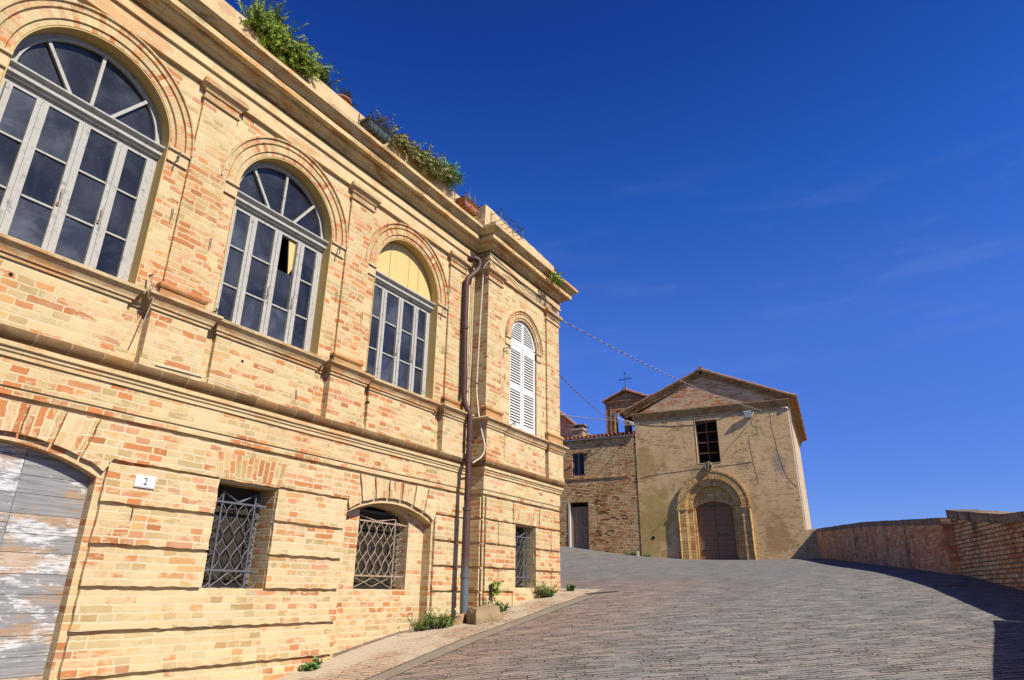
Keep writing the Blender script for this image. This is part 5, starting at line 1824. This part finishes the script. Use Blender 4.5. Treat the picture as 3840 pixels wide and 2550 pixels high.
def bush(name, label, base, mats, spec, group=None, cat='plant'):
    """spec: list of (origin, direction, length, leaves, leaf length, leaf width, droop)"""
    t = thing(name, label, cat, base, 0, group)
    ms, ml = MB(), MB()
    for (p, d, L, nl, ll, lw, dr_) in spec:
        sprig(ms, ml, Vector(p), Vector(d), L, nl, ll, lw, dr_)
    obj('stems', ms, M['stem'], t)
    obj('leaves', ml, mats, t)
    return t
PT = 6.50           # top of the parapet
def on_top(x0, x1, n, hmin, hmax, ll, lw, lean=.25, out=.3, droop=.02, nl=26, yb=6.02, zb=PT):
    sp = []
    for i in range(n):
        x = random.uniform(x0, x1)
        d = Vector((random.uniform(-lean, lean), -out + random.uniform(-.3, .3), 1.0))
        sp.append(((x, yb + random.uniform(-.05, .12), zb + random.uniform(-.02, .03)), d, random.uniform(hmin, hmax), nl, ll, lw, droop))
    return sp
def hanging(x0, x1, n, L, ll, lw, nl=22, zb=PT):
    sp = []
    for i in range(n):
        x = random.uniform(x0, x1)
        sp.append(((x, 5.96, zb + random.uniform(-.03, .05)), Vector((random.uniform(-.5, .5), -.55, random.uniform(-.25, .35))), random.uniform(.4, 1) * L, nl, ll, lw, .16))
    return sp
# big rosemary on the parapet
def spray(x0, x1, n, L, ll, lw, nl, up=.6, z0=PT - .12, z1=PT + .08):
    sp = []
    for i in range(n):
        d = rv3()
        d = Vector((d.x, -abs(d.y) - .2, d.z * .8 + up * random.random()))
        sp.append(((random.uniform(x0, x1), 6.0 + random.uniform(-.06, .06), random.uniform(z0, z1)), d, random.uniform(.5, 1.0) * L, nl, ll, lw, .03))
    return sp
sp = on_top(3.52, 3.95, 46, .25, .58, .042, .013, .55, .25, -.01, 64) + spray(3.5, 4.0, 70, .42, .042, .013, 56, .9) + spray(3.75, 4.40, 110, .36, .042, .013, 50, .3, PT - .2, PT + .02) + hanging(3.8, 4.42, 70, .44, .042, .013, 50)
bush('rosemary_bush', 'big green rosemary bush spilling over the parapet, the largest roof plant', (4.0, 6.02, PT), M['leaf'], sp)
sp = on_top(4.46, 4.84, 34, .12, .32, .055, .034, .7, .2, .03, 18)
bush('leafy_shrub', 'small round-leaved shrub on the parapet just after the rosemary', (4.66, 6.02, PT), M['leaf_dark'], sp)

def pot(x, y, z, r, h, mat, mb):
    prof = [(r * .68, 0), (r * .95, h * .8), (r * 1.08, h * .8), (r * 1.08, h), (r * .92, h), (r * .90, h * .85), (0.0, h * .85)]
    n = 20
    for i in range(n):
        a0, a1 = 2 * math.pi * i / n, 2 * math.pi * (i + 1) / n
        for (r0, z0), (r1, z1) in zip(prof, prof[1:]):
            q = [(x + r0 * math.cos(a0), y + r0 * math.sin(a0), z + z0), (x + r0 * math.cos(a1), y + r0 * math.sin(a1), z + z0), (x + r1 * math.cos(a1), y + r1 * math.sin(a1), z + z1), (x + r1 * math.cos(a0), y + r1 * math.sin(a0), z + z1)]
            mb.face(q if r1 > 1e-6 else q[:3])
t = thing('flower_pot', 'round terracotta pot with a small leafy plant on the parapet', 'flower pot', (5.14, 6.08, PT))
mb = MB(); pot(5.14, 6.10, PT - .02, .14, .09, None, mb); obj('pot', mb, M['terracotta'], t, smooth=True)
ms, ml = MB(), MB()
for (p, d, L, nl, ll, lw, dr_) in on_top(5.05, 5.28, 14, .10, .22, .045, .03, .9, .1, .05, 12, yb=6.06, zb=PT + .06):
    sprig(ms, ml, Vector(p), Vector(d), L, nl, ll, lw, dr_)
obj('stems', ms, M['stem'], t); obj('leaves', ml, M['leaf_dark'], t)

def trough(mb, x0, x1, y0, y1, z0, h, taper=.03):
    lo_ = [(x0 + taper, y0 + taper * .6, z0), (x1 - taper, y0 + taper * .6, z0), (x1 - taper, y1 - taper * .6, z0), (x0 + taper, y1 - taper * .6, z0)]
    hi_ = [(x0, y0, z0 + h), (x1, y0, z0 + h), (x1, y1, z0 + h), (x0, y1, z0 + h)]
    mb.face(lo_[::-1])
    for i in range(4):
        j = (i + 1) % 4
        mb.face([lo_[i], lo_[j], hi_[j], hi_[i]])
    e = .012
    for (a, b2, c, d) in ((x0 - e, x1 + e, y0 - e, y0 + .012), (x0 - e, x1 + e, y1 - .012, y1 + e), (x0 - e, x0 + .012, y0 + .012, y1 - .012), (x1 - .012, x1 + e, y0 + .012, y1 - .012)):
        mb.box(a, b2, c, d, z0 + h - .03, z0 + h)
def holder(mb, x0, x1, y0, y1, z0, h, r=.007):
    """wire flower-box holder hung over the parapet"""
    yw = 5.975
    for z in (z0 - .01, z0 + h * .95):
        mb.tube([(x0, yw, z), (x0, y0, z), (x1, y0, z), (x1, yw, z)], r, 5)
    for x in (x0, x1):
        mb.tube([(x, yw, z0 - .01), (x, yw, z0 + h + .12), (x, yw + .08, z0 + h + .16), (x, yw + .30, z0 + h + .16)], r, 5)
        mb.tube([(x, y0, z0 - .01), (x, y0, z0 + h * .95), (x, y0 + .01, z0 + h * 1.2), (x, y0 - .02, z0 + h * 1.3)], r * 1.5, 5)
    n = 5
    for k in range(1, n):
        x = x0 + (x1 - x0) * k / n
        s_ = .02 if k % 2 else -.02
        mb.tube([(x, yw, z0 - .01), (x, y0, z0 - .01), (x + s_, y0 - .006, z0 + h * .3), (x - s_, y0 - .006, z0 + h * .7), (x, y0, z0 + h * .95)], r * .8, 5)
ZB = 6.19
def boxplanter(x0, x1, matb, name, label, plant=None, z0=ZB, cat='planter'):
    t = thing(name, label, cat, ((x0 + x1) / 2, 5.86, z0))
    if matb is not None:
        mb = MB(); trough(mb, x0 + .03, x1 - .03, 5.765, 5.955, z0, .17); mb2 = mb
        obj('trough', mb, matb, t)
        mb = MB(); mb.box(x0 + .05, x1 - .05, 5.785, 5.935, z0 + .10, z0 + .145); obj('soil', mb, M['soil'], t)
    mb = MB(); holder(mb, x0, x1, 5.75, 5.97, z0, .17); obj('wire_holder', mb, M['black_iron'], t)
    return t
t = boxplanter(5.40, 5.90, M['greypot'], 'window_box', 'grey flower box with trailing plants hung on the parapet in a wire holder')
ms, ml = MB(), MB()
for i in range(40):
    p = (random.uniform(5.48, 5.88), random.uniform(5.80, 5.93), ZB + .14)
    sprig(ms, ml, Vector(p), Vector((random.uniform(-.3, .6), random.uniform(-.5, .4), 1)), random.uniform(.12, .34), 16, .04, .022, .05)
obj('stems', ms, M['stem'], t); obj('leaves', ml, M['leaf_red'], t)
sp = on_top(6.05, 7.0, 70, .08, .18, .055, .016, .8, .5, .05, 30) + hanging(6.05, 7.2, 150, .30, .055, .016, 30) + hanging(6.6, 7.25, 80, .46, .055, .016, 34)
bush('trailing_succulent', 'grey-green trailing succulent mat hanging over the parapet', (6.4, 6.0, PT), M['leaf_succ'], sp)
# needle tuft
sp = []
for i in range(110):
    d = rv3(); d.z = abs(d.z) * .9 + .25
    sp.append(((7.42 + random.uniform(-.08, .08), 5.96 + random.uniform(-.05, .05), PT + .02), d, random.uniform(.22, .38), 20, .13, .010, .0))
bush('pine_seedling', 'bright green pine seedling tuft on the parapet beside the succulent', (7.42, 5.98, PT), M['leaf_pine'], sp)
t = boxplanter(7.76, 8.24, M['terracotta'], 'terracotta_window_box', 'orange terracotta flower box with dry stalks in a black wire holder on the parapet')
ms, ml = MB(), MB()
for i in range(16):
    p = (random.uniform(7.95, 8.18), random.uniform(5.80, 5.93), ZB + .14)
    sprig(ms, ml, Vector(p), Vector((random.uniform(-.25, .25), random.uniform(-.2, .2), 1)), random.uniform(.18, .32), 7, .03, .008, .0, .006)
obj('stems', ms, M['dry'], t); obj('leaves', ml, M['dry'], t)
t = thing('wire_holder', 'empty black wire flower box holder hung on the bay parapet', 'holder', (8.9, 5.6, 6.2))
mb = MB()
t0_, holder_z = 9.02, 6.20
save = 5.975
def holder2(mb, x0, x1, y0, z0, h, r=.0075, yw=5.715):
    for z in (z0, z0 + h):
        mb.tube([(x0, yw, z), (x0, y0, z), (x1, y0, z), (x1, yw, z)], r, 5)
    for x in (x0, x1):
        mb.tube([(x, yw, z0), (x, yw, z0 + h + .06), (x, yw + .06, z0 + h + .10), (x, yw + .22, z0 + h + .10)], r, 5)
        mb.tube([(x, y0, z0), (x, y0, z0 + h), (x, y0 - .02, z0 + h + .05), (x, y0 + .02, z0 + h + .07)], r * 1.4, 5)
    for k in range(1, 5):
        x = x0 + (x1 - x0) * k / 5
        s_ = .03 if k % 2 else -.03
        mb.tube([(x, yw, z0), (x, y0, z0), (x + s_, y0, z0 + h * .35), (x - s_, y0, z0 + h * .7), (x, y0, z0 + h)], r * .8, 5)
holder2(mb, 8.52, 9.28, 5.50, 6.20, .17)
obj('wire', mb, M['black_iron'], t)
sp = []
for i in range(26):
    sp.append(((10.35 + random.uniform(-.14, .14), 5.43 + random.uniform(-.06, .05), 5.84 + random.uniform(-.05, .05)), Vector((random.uniform(-.6, .6), -.7, random.uniform(-.8, .3))), random.uniform(.10, .26), 12, .045, .035, .12))
bush('cornice_creeper', 'green creeper hanging from the cornice near the building corner', (10.35, 5.45, 5.86), M['leaf'], sp)
sp = [((10.96 + random.uniform(-.05, .05), 5.72, 6.24), Vector((random.uniform(-.5, .5), -.4, .8)), random.uniform(.06, .14), 9, .035, .03, .1) for i in range(10)]
bush('small_weed', 'tiny weed at the broken right end of the bay parapet', (10.96, 5.72, 6.22), M['leaf_dark'], sp)
sp = on_top(8.12, 8.36, 12, .06, .14, .04, .02, .7, .4, .1, 10, yb=5.95, zb=6.44)
bush('parapet_weed', 'small weeds on the parapet where the bay begins', (8.24, 5.95, 6.46), M['leaf_succ'], sp)

# weeds along the foot of the walls
def weed(x, y, n, h, ll, lw, mat, label, rad=.12, flowers=0, name='weed'):
    h *= .78; rad *= .9; n = int(n * .75); lw *= .85
    z = gz(x, y)
    sp = []
    for i in range(n):
        a = random.uniform(0, 6.28); r0 = rad * math.sqrt(random.random())
        sp.append(((x + r0 * math.cos(a), y + r0 * math.sin(a) * .6, z), Vector((math.cos(a) * .6 + random.uniform(-.2, .2), math.sin(a) * .5 - .15, 1)), h * random.uniform(.35, 1.0), 13, ll, lw, .04))
    t = bush(name, label, (x, y, z), mat, sp, 'weeds at the foot of the walls', 'weed')
    if flowers:
        fm = MB()
        for i in range(flowers):
            p = Vector((x + random.uniform(-rad, rad), y - .05 + random.uniform(-rad, rad) * .6, z + h * random.uniform(.6, 1.0)))
            for k in range(5):
                a = 1.2566 * k
                leaf(fm, p, Vector((math.cos(a), -.4, math.sin(a))), Vector((0, -1, 0)), .018, .012)
        obj('flowers', fm, M['flower'], t)
    return t
weed(7.36, 5.90, 40, .34, .05, .012, M['leaf_weed'], 'narrow green weed at the right foot of the walled-up arch', .09)
weed(7.64, 5.82, 110, .36, .05, .012, M['leaf_weed'], 'bushy green weed with yellow flowers left of the pipe foot', .21, 9)
weed(8.52, 5.56, 60, .34, .05, .018, M['leaf_weed'], 'green weed growing behind the stone block at the bay corner', .16)
weed(8.90, 5.62, 26, .22, .05, .02, M['leaf_dark'], 'low weed at the bay foot just right of the stone block', .10)
weed(10.32, 5.62, 70, .36, .05, .015, M['leaf_weed'], 'dense green weed under the right side of the bay barred window', .16)
weed(11.16, 5.60, 18, .20, .05, .03, M['leaf_dark'], 'small round weed at the far bay corner', .06)
weed(5.56, 5.90, 16, .16, .05, .045, M['leaf_dark'], 'clover-like weed at the wall foot in the foreground', .07)
sp_ = cw(-7.75, -.15, 0); weed(sp_.x, sp_.y, 50, .22, .06, .02, M['leaf_dark'], 'dark weeds at the foot of the low house by the church', .35)
sp_ = cw(-7.05, -.15, 0); weed(sp_.x, sp_.y, 40, .16, .06, .02, M['leaf_dark'], 'dark weeds at the left foot of the church front', .22)
# weed growing out of the bay base joint
sp = [((8.80 + random.uniform(-.05, .05), BY - .01, .02 + random.uniform(-.08, .08)), Vector((random.uniform(-.4, .4), -.8, random.uniform(-.2, .8))), random.uniform(.08, .2), 9, .045, .035, .08) for i in range(16)]
bush('wall_weed', 'leafy weed rooted in a joint of the bay base above the stone block', (8.80, BY - .01, .0), M['leaf'], sp, None, 'weed')

# ------------------------------------------------------------------ stones, grate, manhole, small things
def rock(cx, cy, sx, sy, sz, rz, name, label, mat, cuts=5, amp=.03, lift=0.0, cat='stone', tilt=0.0, group=None):
    import bmesh
    bm = bmesh.new()
    bmesh.ops.create_cube(bm, size=2.0)
    bmesh.ops.subdivide_edges(bm, edges=bm.edges[:], cuts=cuts, use_grid_fill=True)
    z = gz(cx, cy) + lift
    rnd = random.Random(hash(name + label) & 0xffff if False else len(label))
    ph = [rnd.uniform(0, 6.28) for _ in range(9)]
    m4 = Matrix.Translation((cx, cy, z + sz * .9)) @ Matrix.Rotation(rz, 4, 'Z') @ Matrix.Rotation(tilt, 4, 'Y')
    mb = MB()
    for v in bm.verts:
        p = v.co.copy()
        L = max(abs(p.x), abs(p.y), abs(p.z))
        sph = p.normalized() * 1.25
        p = p.lerp(sph, .09)
        p = Vector((p.x * sx * (1 - .12 * p.z), p.y * sy * (1 - .10 * p.z), p.z * sz))
        w_ = Vector((math.sin(p.y * 21 + ph[0]) + math.sin(p.z * 33 + ph[1]), math.sin(p.x * 23 + ph[2]) + math.sin(p.z * 27 + ph[3]), math.sin(p.x * 19 + ph[4]) + math.sin(p.y * 25 + ph[5]))) * amp * .35
        v.co = p + w_ + Vector((rnd.uniform(-1, 1), rnd.uniform(-1, 1), rnd.uniform(-1, 1))) * amp * .12
    for f_ in bm.faces:
        mb.face([m4 @ v.co for v in f_.verts])
    bm.free()
    return solo(name, mb, mat, label, cat, (cx, cy, z), group, smooth=True)
rock(8.16, 5.42, .205, .135, .105, R(-28), 'stone_block', 'rough brown porous stone block lying at the foot of the downpipe', M['stone'], tilt=R(-6))
rock(7.98, 5.72, .09, .065, .06, R(20), 'loose_stone', 'small pale angular stone left of the brown stone block', M['smallstone'], 3, .03)
rock(8.10, 5.72, .05, .045, .06, R(50), 'loose_stone', 'reddish half-hidden stone between pale stone and brown block', M['terracotta'], 3, .02)
pp = cw(-7.42, -.28, 0)
rock(pp.x, pp.y, .06, .05, .10, R(10), 'marker_stone', 'tiny white marker stone by the weeds at the church corner', simple('white_stone', (.62, .55, .42), .9, .2, 20, .3), 3, .01)

def grate(cx, cy, ax, ay, rz, name, label, mat, cat):
    t = thing(name, label, cat, (cx, cy, gz(cx, cy)))
    ca, sa = math.cos(rz), math.sin(rz)
    def W(u, v, o_): 
        x, y = cx + u * ca - v * sa, cy + u * sa + v * ca
        return (x, y, gz(x, y) + o_)
    mb = MB()
    for (u0, u1, v0, v1) in ((-ax, ax, -ay, -ay + .03), (-ax, ax, ay - .03, ay), (-ax, -ax + .03, -ay + .03, ay - .03), (ax - .03, ax, -ay + .03, ay - .03)):
        mb.face([W(u0, v0, .018), W(u1, v0, .018), W(u1, v1, .018), W(u0, v1, .018)])
        mb.face([W(u0, v0, .0), W(u1, v0, .0), W(u1, v0, .018), W(u0, v0, .018)])
        mb.face([W(u0, v0, .0), W(u0, v1, .0), W(u0, v1, .018), W(u0, v0, .018)])
    obj('rim', mb, M['gutter'], t)
    mb = MB()
    mb.face([W(-ax + .03, -ay + .03, .008), W(ax - .03, -ay + .03, .008), W(ax - .03, ay - .03, .008), W(-ax + .03, ay - .03, .008)])
    n = 10
    for k in range(n):
        u = -ax + .05 + (2 * ax - .1) * k / n
        mb.face([W(u, -ay + .03, .014), W(u + (2 * ax - .1) / n * .55, -ay + .03, .014), W(u + (2 * ax - .1) / n * .55, ay - .03, .014), W(u, ay - .03, .014)])
    obj('cover', mb, mat, t)
    return t
grate(10.95, 4.86, .30, .15, R(-38), 'drain_grate', 'rusty rectangular drain grate in the paving near the bay corner', M['hook'], 'drain')
grate(12.98, -.22, .20, .25, R(10), 'manhole_cover', 'dark rectangular manhole cover in the shade of the right wall', M['black_iron'], 'manhole')
# broken stones and mortar scattered along the kerb
for i, (x, y) in enumerate(((11.9, 4.85), (12.3, 4.9), (11.5, 4.8))):
    pass
